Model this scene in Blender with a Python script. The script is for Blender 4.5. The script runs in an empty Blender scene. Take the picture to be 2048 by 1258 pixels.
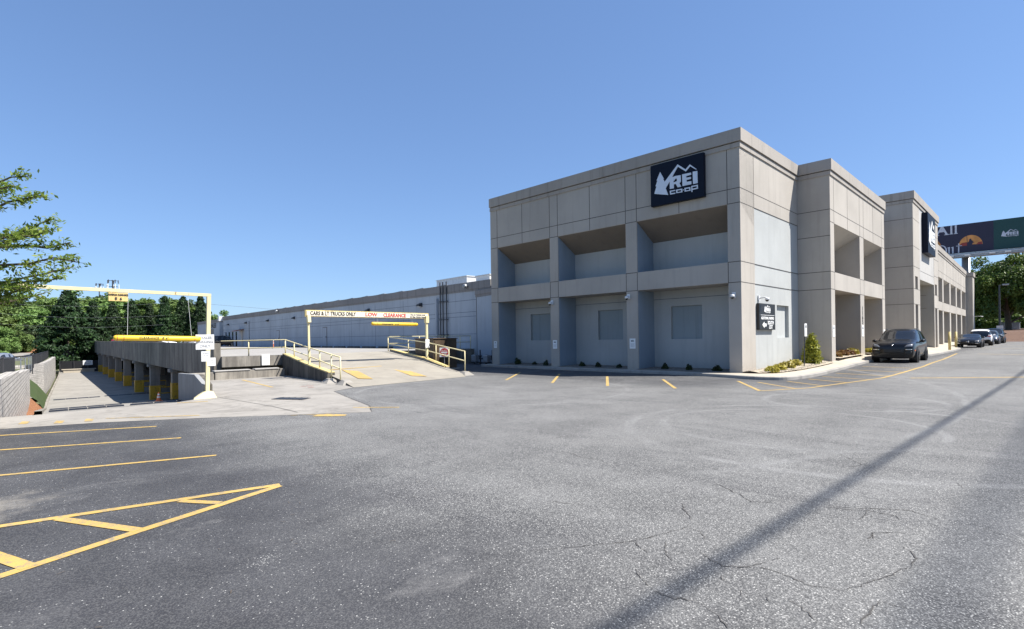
import bpy, bmesh, math, random
import numpy as np
from mathutils import Vector, Matrix
from mathutils.geometry import tessellate_polygon
from mathutils.bvhtree import BVHTree
random.seed(7); RNG=np.random.default_rng(7)
SC=bpy.context.scene; C=SC.collection; D=bpy.data
R=math.radians
# ------------------------------------------------------------------ nodes
class N:
    def __init__(s,name):
        s.m=D.materials.new(name); s.m.use_nodes=True; s.t=s.m.node_tree; s.n=s.t.nodes; s.l=s.t.links
        s.n.clear(); s.out=s.n.new('ShaderNodeOutputMaterial'); s.b=s.n.new('ShaderNodeBsdfPrincipled')
        s.l.new(s.b.outputs[0],s.out.inputs[0]); s._p=None
    def set(s,i,v):
        if hasattr(v,'node'): s.l.new(v,i)
        else:
            if isinstance(v,(tuple,list)) and len(v)==3 and len(i.default_value)==4: v=(*v,1)
            i.default_value=v
    def pos(s):
        if not s._p: s._p=s.n.new('ShaderNodeNewGeometry').outputs['Position']
        return s._p
    def obj(s): return s.n.new('ShaderNodeTexCoord').outputs['Object']
    def uv(s): return s.n.new('ShaderNodeTexCoord').outputs['UV']
    def scl(s,v,k,rot=0):
        n=s.n.new('ShaderNodeMapping'); s.l.new(v,n.inputs[0]); n.inputs['Scale'].default_value=k
        n.inputs['Rotation'].default_value=(0,0,rot); return n.outputs[0]
    def noise(s,v,sc,det=4,rough=.55,dist=0):
        n=s.n.new('ShaderNodeTexNoise'); s.l.new(v,n.inputs['Vector']); n.inputs['Scale'].default_value=sc
        n.inputs['Detail'].default_value=det; n.inputs['Roughness'].default_value=rough; n.inputs['Distortion'].default_value=dist
        return n.outputs['Fac']
    def vor(s,v,sc,feat='F1',out='Distance',rnd=1):
        n=s.n.new('ShaderNodeTexVoronoi'); n.feature=feat; s.l.new(v,n.inputs['Vector']); n.inputs['Scale'].default_value=sc
        n.inputs['Randomness'].default_value=rnd; return n.outputs[out]
    def math(s,op,a,b=0,c=None,clamp=False):
        n=s.n.new('ShaderNodeMath'); n.operation=op; n.use_clamp=clamp; s.set(n.inputs[0],a); s.set(n.inputs[1],b)
        if c is not None: s.set(n.inputs[2],c)
        return n.outputs[0]
    def rng(s,v,a,b,c=0,d=1,smooth=True):
        n=s.n.new('ShaderNodeMapRange'); n.interpolation_type='SMOOTHSTEP' if smooth else 'LINEAR'
        s.set(n.inputs[0],v)
        for i,k in enumerate((a,b,c,d)): n.inputs[i+1].default_value=k
        return n.outputs[0]
    def mix(s,f,a,b,mode='MIX'):
        n=s.n.new('ShaderNodeMix'); n.data_type='RGBA'; n.blend_type=mode
        s.set(n.inputs[0],f); s.set(n.inputs[6],a); s.set(n.inputs[7],b); return n.outputs[2]
    def xyz(s,v):
        n=s.n.new('ShaderNodeSeparateXYZ'); s.l.new(v,n.inputs[0]); return n.outputs
    def comb(s,x,y,z=0):
        n=s.n.new('ShaderNodeCombineXYZ')
        for i,v in enumerate((x,y,z)): s.set(n.inputs[i],v)
        return n.outputs[0]
    def bump(s,h,st=.3,d=.01):
        n=s.n.new('ShaderNodeBump'); s.l.new(h,n.inputs['Height']); n.inputs['Strength'].default_value=st
        n.inputs['Distance'].default_value=d; s.l.new(n.outputs[0],s.b.inputs['Normal'])
    def fin(s,col,rough=.8,metal=0,spec=.5):
        s.set(s.b.inputs['Base Color'],col); s.set(s.b.inputs['Roughness'],rough); s.set(s.b.inputs['Metallic'],metal)
        s.b.inputs['Specular IOR Level'].default_value=spec; return s.m

def plain(name,col,rough=.6,metal=0,var=.12,sc=6,spec=.5,coat=0):
    n=N(name); f=n.noise(n.obj(),sc,5,.6)
    a=tuple(c*(1-var) for c in col); b=tuple(min(1,c*(1+var)) for c in col)
    if coat: n.b.inputs['Coat Weight'].default_value=coat; n.b.inputs['Coat Roughness'].default_value=.03
    return n.fin(n.mix(n.rng(f,.3,.7),a,b),rough,metal,spec)

def worn(name,col,rust,th,rough=.55):
    n=N(name); p=n.pos(); a=n.noise(p,7,6,.7); b=n.noise(n.scl(p,(1,1,.25)),14,5,.7); c=n.noise(p,1.5,3)
    f=n.rng(n.math('ADD',n.math('MULTIPLY',a,.6),n.math('MULTIPLY',b,.4)),th-.03,th+.03)
    cc=n.mix(n.rng(c,.3,.7),tuple(k*.82 for k in col),col); cc=n.mix(n.math('MULTIPLY',n.rng(b,.4,.7),.25),cc,tuple(k*.6 for k in col))
    return n.fin(n.mix(n.math('MULTIPLY',f,.85),cc,rust),rough,0,.4)

def stucco(name,col,var=.08,streak=.12,grime=.25):
    n=N(name); p=n.pos()
    a=n.noise(p,.35,4); b=n.noise(n.scl(p,(2.2,2.2,.16)),1.6,5,.6); c=n.noise(p,45,3,.7); c2=n.noise(p,5,5,.6)
    z=n.xyz(p)[2]
    c0=n.mix(n.rng(a,.3,.7),tuple(k*(1-var) for k in col),tuple(k*(1+var) for k in col))
    c1=n.mix(n.math('MULTIPLY',n.rng(b,.5,.75),streak*2.6),c0,tuple(k*.62 for k in col))
    c1b=n.mix(n.math('MULTIPLY',n.rng(c2,.5,.8),.18),c1,tuple(k*1.2 for k in col))
    c2_=n.mix(n.math('MULTIPLY',n.rng(c,.35,.7),.16),c1b,tuple(k*.7 for k in col))
    g=n.math('MULTIPLY',n.rng(n.math('ADD',z,n.math('MULTIPLY',c2,.5)),.25,.95,1,0),grime)
    c3=n.mix(g,c2_,tuple(k*.55 for k in (col[0],col[1]*.95,col[2]*.85)))
    n.bump(c,.35,.006); return n.fin(c3,.92,0,.2)

def concrete(name,col,stain,amt=.6,sc=1.):
    n=N(name); p=n.pos()
    a=n.noise(p,.5*sc,5,.6); b=n.noise(p,3*sc,6,.65); c=n.noise(p,60,2,.6); s=n.noise(n.scl(p,(1,1,.3)),1.1*sc,6,.7,1.2)
    c0=n.mix(n.rng(a,.3,.7),tuple(k*.88 for k in col),tuple(k*1.08 for k in col))
    c1=n.mix(n.math('MULTIPLY',n.rng(s,.45,.75),amt),c0,stain)
    c2=n.mix(n.math('MULTIPLY',n.rng(b,.5,.75),.22),c1,tuple(k*.7 for k in col))
    c3=n.mix(n.math('MULTIPLY',n.rng(c,.4,.7),.18),c2,tuple(k*.6 for k in col))
    n.bump(c,.3,.006); return n.fin(c3,.9,0,.25)

def stained(name,col,dark,amt=.9):      # weathered fascia: vertical black run-off streaks
    n=N(name); p=n.pos()
    s=n.noise(n.scl(p,(1.5,1.5,.12)),1.2,9,.78,.5); a=n.noise(p,.3,5,.7); b=n.noise(p,7,6,.7); c=n.noise(p,50,2)
    f=n.math('ADD',n.math('MULTIPLY',s,.65),n.math('MULTIPLY',a,.4))
    c0=n.mix(n.math('MULTIPLY',n.rng(f,.38,.66),amt),col,dark)
    c1=n.mix(n.math('MULTIPLY',n.rng(b,.45,.75),.35),c0,tuple(k*.5 for k in col))
    n.bump(b,.4,.01); return n.fin(c1,.93,0,.2)

def asphalt():
    n=N('asphalt'); p=n.pos(); x,y,z=n.xyz(p)
    w=n.noise(n.scl(p,(.25,.6,1),.8),.55,6,.6,.6); w2=n.noise(p,.9,6,.65,.4); w3=n.noise(n.scl(p,(1,.3,1)),2.2,5,.6)
    seal=n.math('MULTIPLY',n.rng(n.math('ADD',n.math('ADD',x,n.math('MULTIPLY',n.math('SUBTRACT',w,.5),5.)),n.math('MULTIPLY',n.rng(y,4,9),-.2)),1.2,4.2,1,0),1)
    seal2=n.math('MULTIPLY',n.rng(n.math('ADD',x,n.math('MULTIPLY',n.math('SUBTRACT',w2,.5),4)),14.2,16.5),n.rng(y,6.,8.))
    seal3=n.math('MULTIPLY',n.rng(n.math('ADD',y,n.math('MULTIPLY',n.math('SUBTRACT',w2,.5),3)),3.6,4.8),n.rng(x,16,19))
    se=n.math('MAXIMUM',seal,n.math('MULTIPLY',n.math('MAXIMUM',seal2,seal3),.75))
    base=n.mix(n.rng(n.math('ADD',n.math('MULTIPLY',w,.6),n.math('MULTIPLY',w2,.4)),.38,.62),(.080,.079,.077),(.175,.173,.166))
    base=n.mix(n.math('MULTIPLY',n.rng(w3,.45,.7),.35),base,(.105,.104,.102))
    w4=n.noise(n.scl(p,(.9,.28,1),R(45)),1.1,7,.72,.9); base=n.mix(n.math('MULTIPLY',n.rng(w4,.48,.64),.75),base,(.068,.067,.067))
    w5=n.noise(p,.33,5,.6,.5); base=n.mix(n.math('MULTIPLY',n.rng(w5,.52,.62),.3),base,(.19,.186,.176))
    dk=n.mix(n.rng(w2,.35,.7),(.032,.032,.036),(.058,.058,.062))
    dk=n.mix(n.math('MULTIPLY',n.rng(n.noise(n.scl(p,(.5,1,1)),1.1,6,.75,.8),.56,.74),.7),dk,(.17,.165,.16))
    col=n.mix(n.math('MULTIPLY',se,.95),base,dk)
    def ring(cx,cy,r,wd,a0=None):
        dx=n.math('SUBTRACT',x,cx); dy=n.math('SUBTRACT',y,cy)
        d=n.math('ABSOLUTE',n.math('SUBTRACT',n.math('SQRT',n.math('ADD',n.math('MULTIPLY',dx,dx),n.math('MULTIPLY',dy,dy))),r))
        d=n.math('ADD',d,n.math('MULTIPLY',n.math('SUBTRACT',w2,.5),wd*.8))
        k=n.rng(d,wd*.35,wd,1,0)
        return n.math('MULTIPLY',k,n.rng(n.noise(p,.8,5,.6),.35,.6))
    tr=n.math('MAXIMUM',n.math('MAXIMUM',ring(9.97,2.47,3.31,.13),ring(10.04,3.17,2.14,.1)),n.math('MAXIMUM',ring(14.56,3.28,1.83,.12),ring(13.64,19.43,18.28,.12)))
    tr=n.math('MULTIPLY',n.math('MAXIMUM',tr,ring(11.5,12.4,4.2,.10)),n.rng(x,5.0,6.5))
    col=n.mix(n.math('MULTIPLY',tr,.6),col,(.25,.248,.24))
    du=n.math('SQRT',n.math('ADD',n.math('POWER',n.math('SUBTRACT',x,-.15),2),n.math('POWER',n.math('MULTIPLY',n.math('SUBTRACT',y,7.35),.9),2))); du=n.rng(n.math('ADD',du,n.math('MULTIPLY',n.math('SUBTRACT',n.noise(p,2.2,6,.7),.5),1.6)),.25,.75,1,0)
    col=n.mix(n.math('MULTIPLY',du,.6),col,(.27,.245,.205))
    # bright tyre scrub streaks on the sealed part
    sx=n.rng(n.noise(n.scl(p,(9,.35,1),R(38)),1.,5,.7,.4),.62,.72); sm=n.rng(n.noise(p,.7,3),.45,.62)
    # aggregate
    v1=n.n.new('ShaderNodeTexVoronoi'); n.l.new(p,v1.inputs['Vector']); v1.inputs['Scale'].default_value=84
    r=n.xyz(v1.outputs['Color'])
    v2=n.n.new('ShaderNodeTexVoronoi'); n.l.new(p,v2.inputs['Vector']); v2.inputs['Scale'].default_value=150
    r2=n.xyz(v2.outputs['Color'])
    dens=n.math('ADD',n.rng(se,0,1,.66,.975),n.math('MULTIPLY',n.math('MULTIPLY',sx,sm),-.09))
    spot=n.rng(n.math('SQRT',n.math('ADD',n.math('POWER',n.math('SUBTRACT',x,1.47),2),n.math('POWER',n.math('SUBTRACT',y,4.07),2))),.0,.16,-.5,0)
    dens=n.math('ADD',dens,spot)
    dens=n.math('ADD',dens,n.math('MULTIPLY',n.math('SUBTRACT',w2,.5),-.25))
    hit=n.math('GREATER_THAN',r[0],dens); hit=n.math('MULTIPLY',hit,n.math('LESS_THAN',v1.outputs['Distance'],.42))
    stone=n.mix(n.math('POWER',r[1],1.6),(.18,.178,.17),(.46,.45,.42))
    v3=n.n.new('ShaderNodeTexVoronoi'); n.l.new(p,v3.inputs['Vector']); v3.inputs['Scale'].default_value=120
    r3=n.xyz(v3.outputs['Color'])
    col=n.mix(n.math('MULTIPLY',n.math('LESS_THAN',r2[0],.5),.4),col,n.mix(.6,col,(.02,.02,.02)))
    amp=n.rng(se,0,1,.85,.25)
    col=n.mix(n.math('MULTIPLY',n.math('GREATER_THAN',r3[0],.62),n.math('MULTIPLY',amp,.6)),col,(.28,.275,.26))
    col=n.mix(n.math('MULTIPLY',n.math('LESS_THAN',r3[1],.3),n.math('MULTIPLY',amp,.6)),col,(.04,.04,.04))
    col=n.mix(hit,col,stone)
    h=n.math('ADD',n.math('MULTIPLY',v1.outputs['Distance'],-1),n.math('MULTIPLY',n.noise(p,200,2),.4))
    n.bump(h,.55,.006)
    return n.fin(col,.82,0,.35)

def paint_line(name,col,wear=.5):
    n=N(name); p=n.pos(); a=n.noise(p,9,6,.75); b=n.noise(p,70,3,.7); c=n.noise(p,1.2,3)
    f=n.math('MULTIPLY',n.rng(n.math('ADD',n.math('MULTIPLY',a,.6),n.math('MULTIPLY',b,.4)),.47,.60),wear)
    cc=n.mix(n.rng(c,.3,.7),tuple(k*.85 for k in col),col)
    n.bump(b,.5,.004); return n.fin(n.mix(f,cc,(.17,.165,.15)),.8,0,.3)

def block():
    n=N('retaining_block'); uv=n.uv(); p=n.pos()
    t=n.n.new('ShaderNodeTexBrick'); n.l.new(uv,t.inputs['Vector'])
    for k,v in {'Scale':1.,'Mortar Size':.009,'Mortar Smooth':.15,'Bias':0,'Brick Width':.34,'Row Height':.15}.items(): t.inputs[k].default_value=v
    t.inputs['Color1'].default_value=(.52,.49,.45,1); t.inputs['Color2'].default_value=(.40,.38,.35,1); t.inputs['Mortar'].default_value=(.16,.15,.14,1)
    a=n.noise(p,9,6,.7); b=n.noise(p,.8,5,.6)
    c=n.mix(n.math('MULTIPLY',n.rng(a,.4,.7),.5),t.outputs['Color'],(.18,.172,.16)); c=n.mix(n.math('MULTIPLY',n.rng(b,.5,.75),.4),c,(.15,.145,.13))
    h=n.math('SUBTRACT',n.math('MULTIPLY',a,.6),n.math('MULTIPLY',t.outputs['Fac'],1.4)); n.bump(h,.9,.04)
    return n.fin(c,.95,0,.2)

def gravel(name,c1,c2,sc=28,dark=(.1,.09,.075)):
    n=N(name); p=n.pos(); v=n.n.new('ShaderNodeTexVoronoi'); n.l.new(p,v.inputs['Vector']); v.inputs['Scale'].default_value=sc
    r=n.xyz(v.outputs['Color']); e=n.vor(p,sc,'DISTANCE_TO_EDGE')
    c=n.mix(r[0],c1,c2); c=n.mix(n.rng(e,.0,.09,1,0),c,dark)
    n.bump(e,1.,.03); return n.fin(c,.85,0,.3)

def leaf(name,a,b,c,rough=.55,trans=.25,sc=.55):
    n=N(name); p=n.obj(); g=n.n.new('ShaderNodeNewGeometry')
    f=n.noise(p,sc,4,.6); r=n.math('ADD',n.math('MULTIPLY',g.outputs['Random Per Island'],.55),n.math('MULTIPLY',n.rng(f,.3,.7),.45))
    cr=n.n.new('ShaderNodeValToRGB'); n.l.new(r,cr.inputs[0]); e=cr.color_ramp.elements
    e[0].color=(*a,1); e[1].color=(*c,1); m=e.new(.5); m.color=(*b,1)
    oi=n.n.new('ShaderNodeObjectInfo')
    hs=n.n.new('ShaderNodeHueSaturation'); n.l.new(cr.outputs[0],hs.inputs['Color']); n.l.new(n.rng(oi.outputs['Random'],0,1,.8,1.2,False),hs.inputs['Value']); n.l.new(n.rng(oi.outputs['Random'],0,1,.49,.51,False),hs.inputs['Hue'])
    n.fin(hs.outputs[0],rough,0,.3)
    tb=n.n.new('ShaderNodeBsdfTranslucent'); n.l.new(hs.outputs[0],tb.inputs[0]); ms=n.n.new('ShaderNodeMixShader'); ms.inputs[0].default_value=trans
    n.l.new(n.b.outputs[0],ms.inputs[1]); n.l.new(tb.outputs[0],ms.inputs[2]); n.l.new(ms.outputs[0],n.out.inputs[0])
    return n.m

M={}
M['asphalt']=asphalt()
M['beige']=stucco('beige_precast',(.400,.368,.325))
M['beige_cap']=stucco('beige_coping',(.35,.32,.285),streak=.3)
M['blue']=stucco('grey_blue_stucco',(.40,.41,.40),streak=.1)
M['blue_win']=stucco('blind_window_panel',(.27,.31,.325),streak=.2)
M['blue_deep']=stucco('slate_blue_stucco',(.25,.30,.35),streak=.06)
M['white_stucco']=stucco('pale_stucco',(.44,.425,.40))
M['blue_wh']=stucco('pale_blue_paint',(.39,.42,.455),streak=.2,grime=.0)
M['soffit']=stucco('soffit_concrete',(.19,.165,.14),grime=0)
M['joint']=plain('sealant_joint',(.07,.065,.06),.9)
M['joint_blue']=plain('blue_joint',(.12,.14,.165),.9)
M['apron']=concrete('apron_concrete',(.295,.275,.245),(.13,.12,.105),.75)
M['ramp']=concrete('ramp_concrete',(.29,.265,.22),(.18,.16,.135),.5)
M['deck']=concrete('deck_concrete',(.31,.295,.27),(.20,.19,.17),.45)
M['drive']=concrete('drive_concrete',(.28,.262,.23),(.15,.14,.12),.6)
M['walk']=concrete('walk_concrete',(.44,.39,.31),(.40,.35,.28),.35)
M['kerb']=concrete('kerb_concrete',(.33,.31,.28),(.13,.125,.12),.7)
M['fascia']=stained('stained_fascia',(.27,.245,.205),(.045,.042,.038),.8)
M['curbwall']=stained('stained_curb_wall',(.36,.33,.28),(.10,.09,.08),.85)
M['abut']=concrete('abutment_concrete',(.27,.275,.275),(.17,.165,.155),.6)
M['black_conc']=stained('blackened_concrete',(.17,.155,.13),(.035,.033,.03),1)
M['yellow_line']=paint_line('yellow_line_paint',(.50,.335,.095),.75)
M['yellow_faint']=paint_line('worn_yellow_paint',(.48,.33,.11),1.0)
M['red_faint']=paint_line('worn_red_paint',(.55,.22,.18),1.0)
M['cream']=worn('cream_yellow_paint',(.74,.65,.38),(.23,.12,.05),.62)
M['cream_dk']=plain('old_yellow_paint',(.60,.47,.19),.6,var=.25,sc=12)
M['yellow']=worn('bright_yellow_plastic',(.80,.53,.035),(.38,.24,.05),.63,.45)
M['pil_yellow']=worn('safety_yellow_paint',(.62,.37,.03),(.12,.09,.05),.58)
M['conc_col']=stained('column_concrete',(.30,.28,.25),(.12,.115,.11),.7)
M['white']=plain('white_sign_sheet',(.80,.80,.78),.5,var=.04)
M['old_board']=plain('weathered_sign_board',(.74,.68,.55),.6,var=.18,sc=14)
M['sign_yellow']=plain('faded_yellow_sign',(.66,.47,.18),.6,var=.15,sc=10)
M['white_metal']=plain('white_painted_metal',(.68,.68,.67),.4,var=.08)
M['navy']=plain('navy_sign_face',(.0045,.008,.019),.5,var=.08,spec=.15)
M['black']=plain('black_paint',(.015,.015,.016),.4,var=.2)
M['black_text']=plain('black_lettering',(.03,.03,.03),.6)
M['grey_text']=plain('faded_lettering',(.33,.33,.33),.7)
M['red_text']=plain('red_lettering',(.50,.05,.04),.6,var=.35,sc=30)
M['logo']=plain('pale_logo_face',(.62,.68,.76),.4,var=.03)
M['sign_red']=plain('red_sign_face',(.42,.02,.02),.5)
M['brown']=plain('brown_steel_paint',(.075,.05,.03),.5,var=.3,sc=3)
M['dark_metal']=plain('dark_metal',(.07,.07,.075),.5,.5,var=.2)
M['grey_metal']=plain('galvanised_metal',(.33,.34,.35),.45,.6,var=.2)
M['light_metal']=plain('pale_roof_metal',(.62,.63,.64),.5,.1,var=.1)
M['glass_dark']=plain('dark_glass',(.012,.014,.017),.06,var=.1,spec=.8)
M['band']=stucco('grey_roof_band',(.25,.235,.225),streak=.3,grime=0)
M['roof']=plain('flat_roof',(.30,.30,.29),.9)
M['block']=block()
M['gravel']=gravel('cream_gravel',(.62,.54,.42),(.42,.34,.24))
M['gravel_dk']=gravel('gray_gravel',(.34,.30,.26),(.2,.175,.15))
M['mulch']=gravel('rust_mulch',(.42,.19,.09),(.30,.13,.06),40,(.12,.06,.03))
M['mulch2']=gravel('brown_mulch',(.18,.105,.07),(.10,.055,.035),14,(.05,.03,.02))
M['grass']=concrete('grass_ground',(.045,.07,.02),(.075,.075,.035),.7,2)
M['earth']=concrete('earth',(.11,.12,.06),(.16,.12,.08),.6,.4)
M['bark']=plain('bark',(.09,.07,.05),.9,var=.4,sc=8)
M['mesh']=plain('black_fence_screen',(.010,.0105,.012),.8,var=.3)
M['lf_cyp']=leaf('cypress_leaf',(.007,.018,.006),(.016,.038,.010),(.042,.085,.020),.6,.1,.8)
M['lf_dec']=leaf('spring_leaf',(.075,.125,.03),(.135,.215,.055),(.23,.33,.10),.55,.3,.35)
M['lf_pine']=leaf('pine_leaf',(.02,.032,.012),(.04,.062,.022),(.075,.105,.04),.6,.12,.4)
M['lf_near']=leaf('near_tree_leaf',(.05,.09,.015),(.17,.25,.04),(.33,.38,.08),.45,.5,1.5)
M['lf_red']=leaf('reddish_leaf',(.10,.05,.03),(.16,.10,.04),(.2,.17,.05),.5,.3,1.5)
M['lf_big']=leaf('broad_tree_leaf',(.03,.06,.012),(.09,.15,.025),(.24,.32,.07),.5,.25,.35)
M['lf_arb']=leaf('arborvitae_leaf',(.11,.13,.015),(.27,.29,.03),(.45,.46,.07),.55,.2,4)
M['lf_gold']=leaf('golden_shrub_leaf',(.22,.20,.03),(.42,.37,.06),(.6,.52,.13),.5,.25,8)
M['lf_dk']=leaf('dark_shrub_leaf',(.015,.02,.01),(.035,.05,.02),(.07,.09,.035),.4,.1,8)
M['lf_rst']=leaf('rusty_shrub_leaf',(.12,.05,.03),(.2,.1,.04),(.25,.2,.05),.5,.2,8)
M['tyre']=plain('tyre_rubber',(.018,.018,.019),.85,var=.2)
M['rim']=plain('alloy_rim',(.45,.45,.47),.25,.9,var=.1)
M['rim_dark']=plain('dark_rim',(.09,.09,.095),.3,.8,var=.1)
M['chrome']=plain('bright_trim',(.75,.75,.76),.15,1,var=.03)
M['lamp']=plain('headlamp_glass',(.22,.23,.25),.1,.2,var=.3,sc=20)
M['amber']=plain('amber_lens',(.6,.12,.02),.2)
M['red_lens']=plain('red_lens',(.25,.015,.015),.2)
M['orange']=plain('orange_plastic',(.80,.20,.07),.5)
M['maroon']=plain('brick_red',(.22,.07,.04),.8)

def carpaint(name,col,metal=.3): return plain(name,col,.3,metal,var=.03,spec=.3,coat=.45)
M['p_black']=carpaint('black_car_paint',(.003,.0035,.005),0); M['p_white']=carpaint('white_car_paint',(.72,.72,.73),0)
M['p_grey']=carpaint('grey_blue_car_paint',(.10,.12,.15),.6); M['p_red']=carpaint('red_car_paint',(.35,.02,.02)); M['p_silver']=carpaint('silver_car_paint',(.42,.43,.45),.7)

# ------------------------------------------------------------------ mesh building
class MB:
    def __init__(s,tf=None): s.v=[];s.f=[];s.mi=[];s.ms=[];s.tf=tf or (lambda p:p); s.uv=None
    def mat(s,m):
        if m not in s.ms: s.ms.append(m)
        return s.ms.index(m)
    def add(s,vs,fs,m):
        o=len(s.v); s.v+= [tuple(s.tf(p)) for p in vs]; i=s.mat(m)
        for f in fs: s.f.append(tuple(o+k for k in f)); s.mi.append(i)
        return s
    def box(s,x0,x1,y0,y1,z0,z1,m):
        if x0>x1:x0,x1=x1,x0
        if y0>y1:y0,y1=y1,y0
        v=[(x,y,z) for z in (z0,z1) for y in (y0,y1) for x in (x0,x1)]
        return s.add(v,[(0,2,3,1),(4,5,7,6),(0,1,5,4),(2,6,7,3),(0,4,6,2),(1,3,7,5)],m)
    def prism(s,pts,ext,m):   # pts closed 3D polygon, extruded by vector
        n=len(pts); e=Vector(ext); v=[tuple(p) for p in pts]+[tuple(Vector(p)+e) for p in pts]
        tri=tessellate_polygon([[Vector(p) for p in pts]])
        fs=[tuple(t) for t in tri]+[tuple(n+k for k in reversed(t)) for t in tri]
        fs+=[(i,(i+1)%n,n+(i+1)%n,n+i) for i in range(n)]
        return s.add(v,fs,m)
    def flat(s,loops,m):
        pts=[Vector(p) for l in loops for p in l]
        tri=tessellate_polygon([[Vector(p) for p in l] for l in loops]); out=[]
        for t in tri:
            a,b,c=[pts[i] for i in t]
            out.append(tuple(t) if (b-a).cross(c-a).z>=0 else tuple(reversed(t)))
        return s.add([tuple(p) for p in pts],out,m)
    def tube(s,pts,r,m,seg=8,caps=True):
        P=[Vector(p) for p in pts]; rr=r if isinstance(r,(list,tuple)) else [r]*len(P); vs=[];fs=[]
        ref=Vector((0,0,1)) if abs((P[-1]-P[0]).normalized().z)<.9 else Vector((1,0,0))
        for i,p in enumerate(P):
            d=(P[min(i+1,len(P)-1)]-P[max(i-1,0)]).normalized(); a=d.cross(ref).normalized(); b=d.cross(a)
            for k in range(seg):
                t=2*math.pi*(k+.5)/seg; vs.append(tuple(p+rr[i]*(math.cos(t)*a+math.sin(t)*b)))
        for i in range(len(P)-1):
            for k in range(seg):
                k2=(k+1)%seg; fs.append((i*seg+k,i*seg+k2,(i+1)*seg+k2,(i+1)*seg+k))
        if caps: fs+=[tuple(reversed(range(seg))),tuple((len(P)-1)*seg+k for k in range(seg))]
        return s.add(vs,fs,m)
    def bar(s,a,b,w,h,m,up=(0,0,1)):   # rectangular bar a->b
        a=Vector(a);b=Vector(b);d=(b-a).normalized();u=Vector(up)
        if abs(d.dot(u))>.95:u=Vector((1,0,0))
        x=d.cross(u).normalized();y=x.cross(d)
        v=[tuple(p+sx*x*w/2+sy*y*h/2) for p in (a,b) for sx,sy in ((-1,-1),(1,-1),(1,1),(-1,1))]
        return s.add(v,[(0,1,2,3),(7,6,5,4),(0,4,5,1),(1,5,6,2),(2,6,7,3),(3,7,4,0)],m)
    def sphere(s,c,r,m,nu=12,nv=8,sc=(1,1,1),half=False):
        vs=[];fs=[];v1=nv
        for j in range(nv+1):
            ph=math.pi*j/nv
            for i in range(nu):
                t=2*math.pi*i/nu; vs.append((c[0]+r*sc[0]*math.sin(ph)*math.cos(t),c[1]+r*sc[1]*math.sin(ph)*math.sin(t),c[2]+r*sc[2]*math.cos(ph)))
        for j in range(nv):
            for i in range(nu): i2=(i+1)%nu; fs.append((j*nu+i,(j+1)*nu+i,(j+1)*nu+i2,j*nu+i2))
        return s.add(vs,fs,m)
    def build(s,name,parent=None,smooth=False,bevel=0):
        me=D.meshes.new(name); me.from_pydata(s.v,[],s.f)
        for m in s.ms: me.materials.append(M[m])
        me.polygons.foreach_set('material_index',s.mi)
        bm=bmesh.new(); bm.from_mesh(me); bmesh.ops.remove_doubles(bm,verts=bm.verts,dist=1e-5) if smooth else None
        bmesh.ops.recalc_face_normals(bm,faces=bm.faces) if not getattr(s,'norec',False) else None
        bm.to_mesh(me); bm.free()
        if smooth: me.polygons.foreach_set('use_smooth',[True]*len(me.polygons))
        o=D.objects.new(name,me); C.objects.link(o)
        if parent:
            o.parent=parent; o.matrix_parent_inverse=Matrix.Translation(-Vector(parent.location)) if parent.get('_w') else Matrix()
        if bevel:
            b=o.modifiers.new('bevel','BEVEL'); b.width=bevel; b.segments=2; b.limit_method='ANGLE'
        return o
def tag(o,label=None,cat=None,group=None,kind=None):
    if label:o['label']=label
    if cat:o['category']=cat
    if group:o['group']=group
    if kind:o['kind']=kind
    return o
WORLD={}
def thing(name,label,cat,loc=(0,0,0),group=None,rz=0):   # Empty at the base; children keep their own world coordinates
    o=D.objects.new(name,None); C.objects.link(o); o.location=loc; o.rotation_euler=(0,0,rz); o.empty_display_size=.3
    return tag(o,label,cat,group)
def part(mb,name,root,world=True,smooth=False,bevel=0,label=None):
    o=mb.build(name,None,smooth,bevel); o.parent=root
    if world:
        p=root; t=Matrix()
        chain=[]
        while p: chain.append(p); p=p.parent
        for q in reversed(chain): t=t@q.matrix_parent_inverse@q.matrix_basis
        o.matrix_parent_inverse=t.inverted()
    if label:o['label']=label
    return o
def copy_thing(o,loc,rz=None,label=None,scale=None):
    c=o.copy(); C.objects.link(c); c.location=loc
    if rz is not None: c.rotation_euler=(0,0,rz)
    if scale: c.scale=scale
    if label: c['label']=label
    for ch in list(o.children):
        d=ch.copy(); C.objects.link(d); d.parent=c
        for g in list(ch.children):
            h=g.copy(); C.objects.link(h); h.parent=d
    return c
def struct(mb,name,**k): return tag(mb.build(name,**k),kind='structure')
def text(body,size,O,rt,up,mat,root,name='lettering',align='CENTER',ext=.004,bold=0,sx=1.,spacing=1.):
    cu=D.curves.new('t','FONT'); cu.body=body; cu.size=size; cu.align_x=align; cu.align_y='CENTER'; cu.extrude=ext; cu.offset=bold; cu.space_character=spacing; cu.resolution_u=3
    ob=D.objects.new('t',cu); C.objects.link(ob); bpy.context.view_layer.update()
    me=D.meshes.new_from_object(ob.evaluated_get(bpy.context.evaluated_depsgraph_get())); D.objects.remove(ob); D.curves.remove(cu)
    rt=Vector(rt).normalized();up=Vector(up).normalized();nn=rt.cross(up); O=Vector(O)
    for v in me.vertices: v.co=O+rt*v.co.x*sx+up*v.co.y+nn*v.co.z
    me.name=name; me.materials.clear(); me.materials.append(M[mat])
    o=D.objects.new(name,me); C.objects.link(o)
    if root: o.parent=root; o.matrix_parent_inverse=(Matrix.Translation(root.location)@Matrix.Rotation(root.rotation_euler.z,4,'Z')).inverted()
    return o
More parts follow.
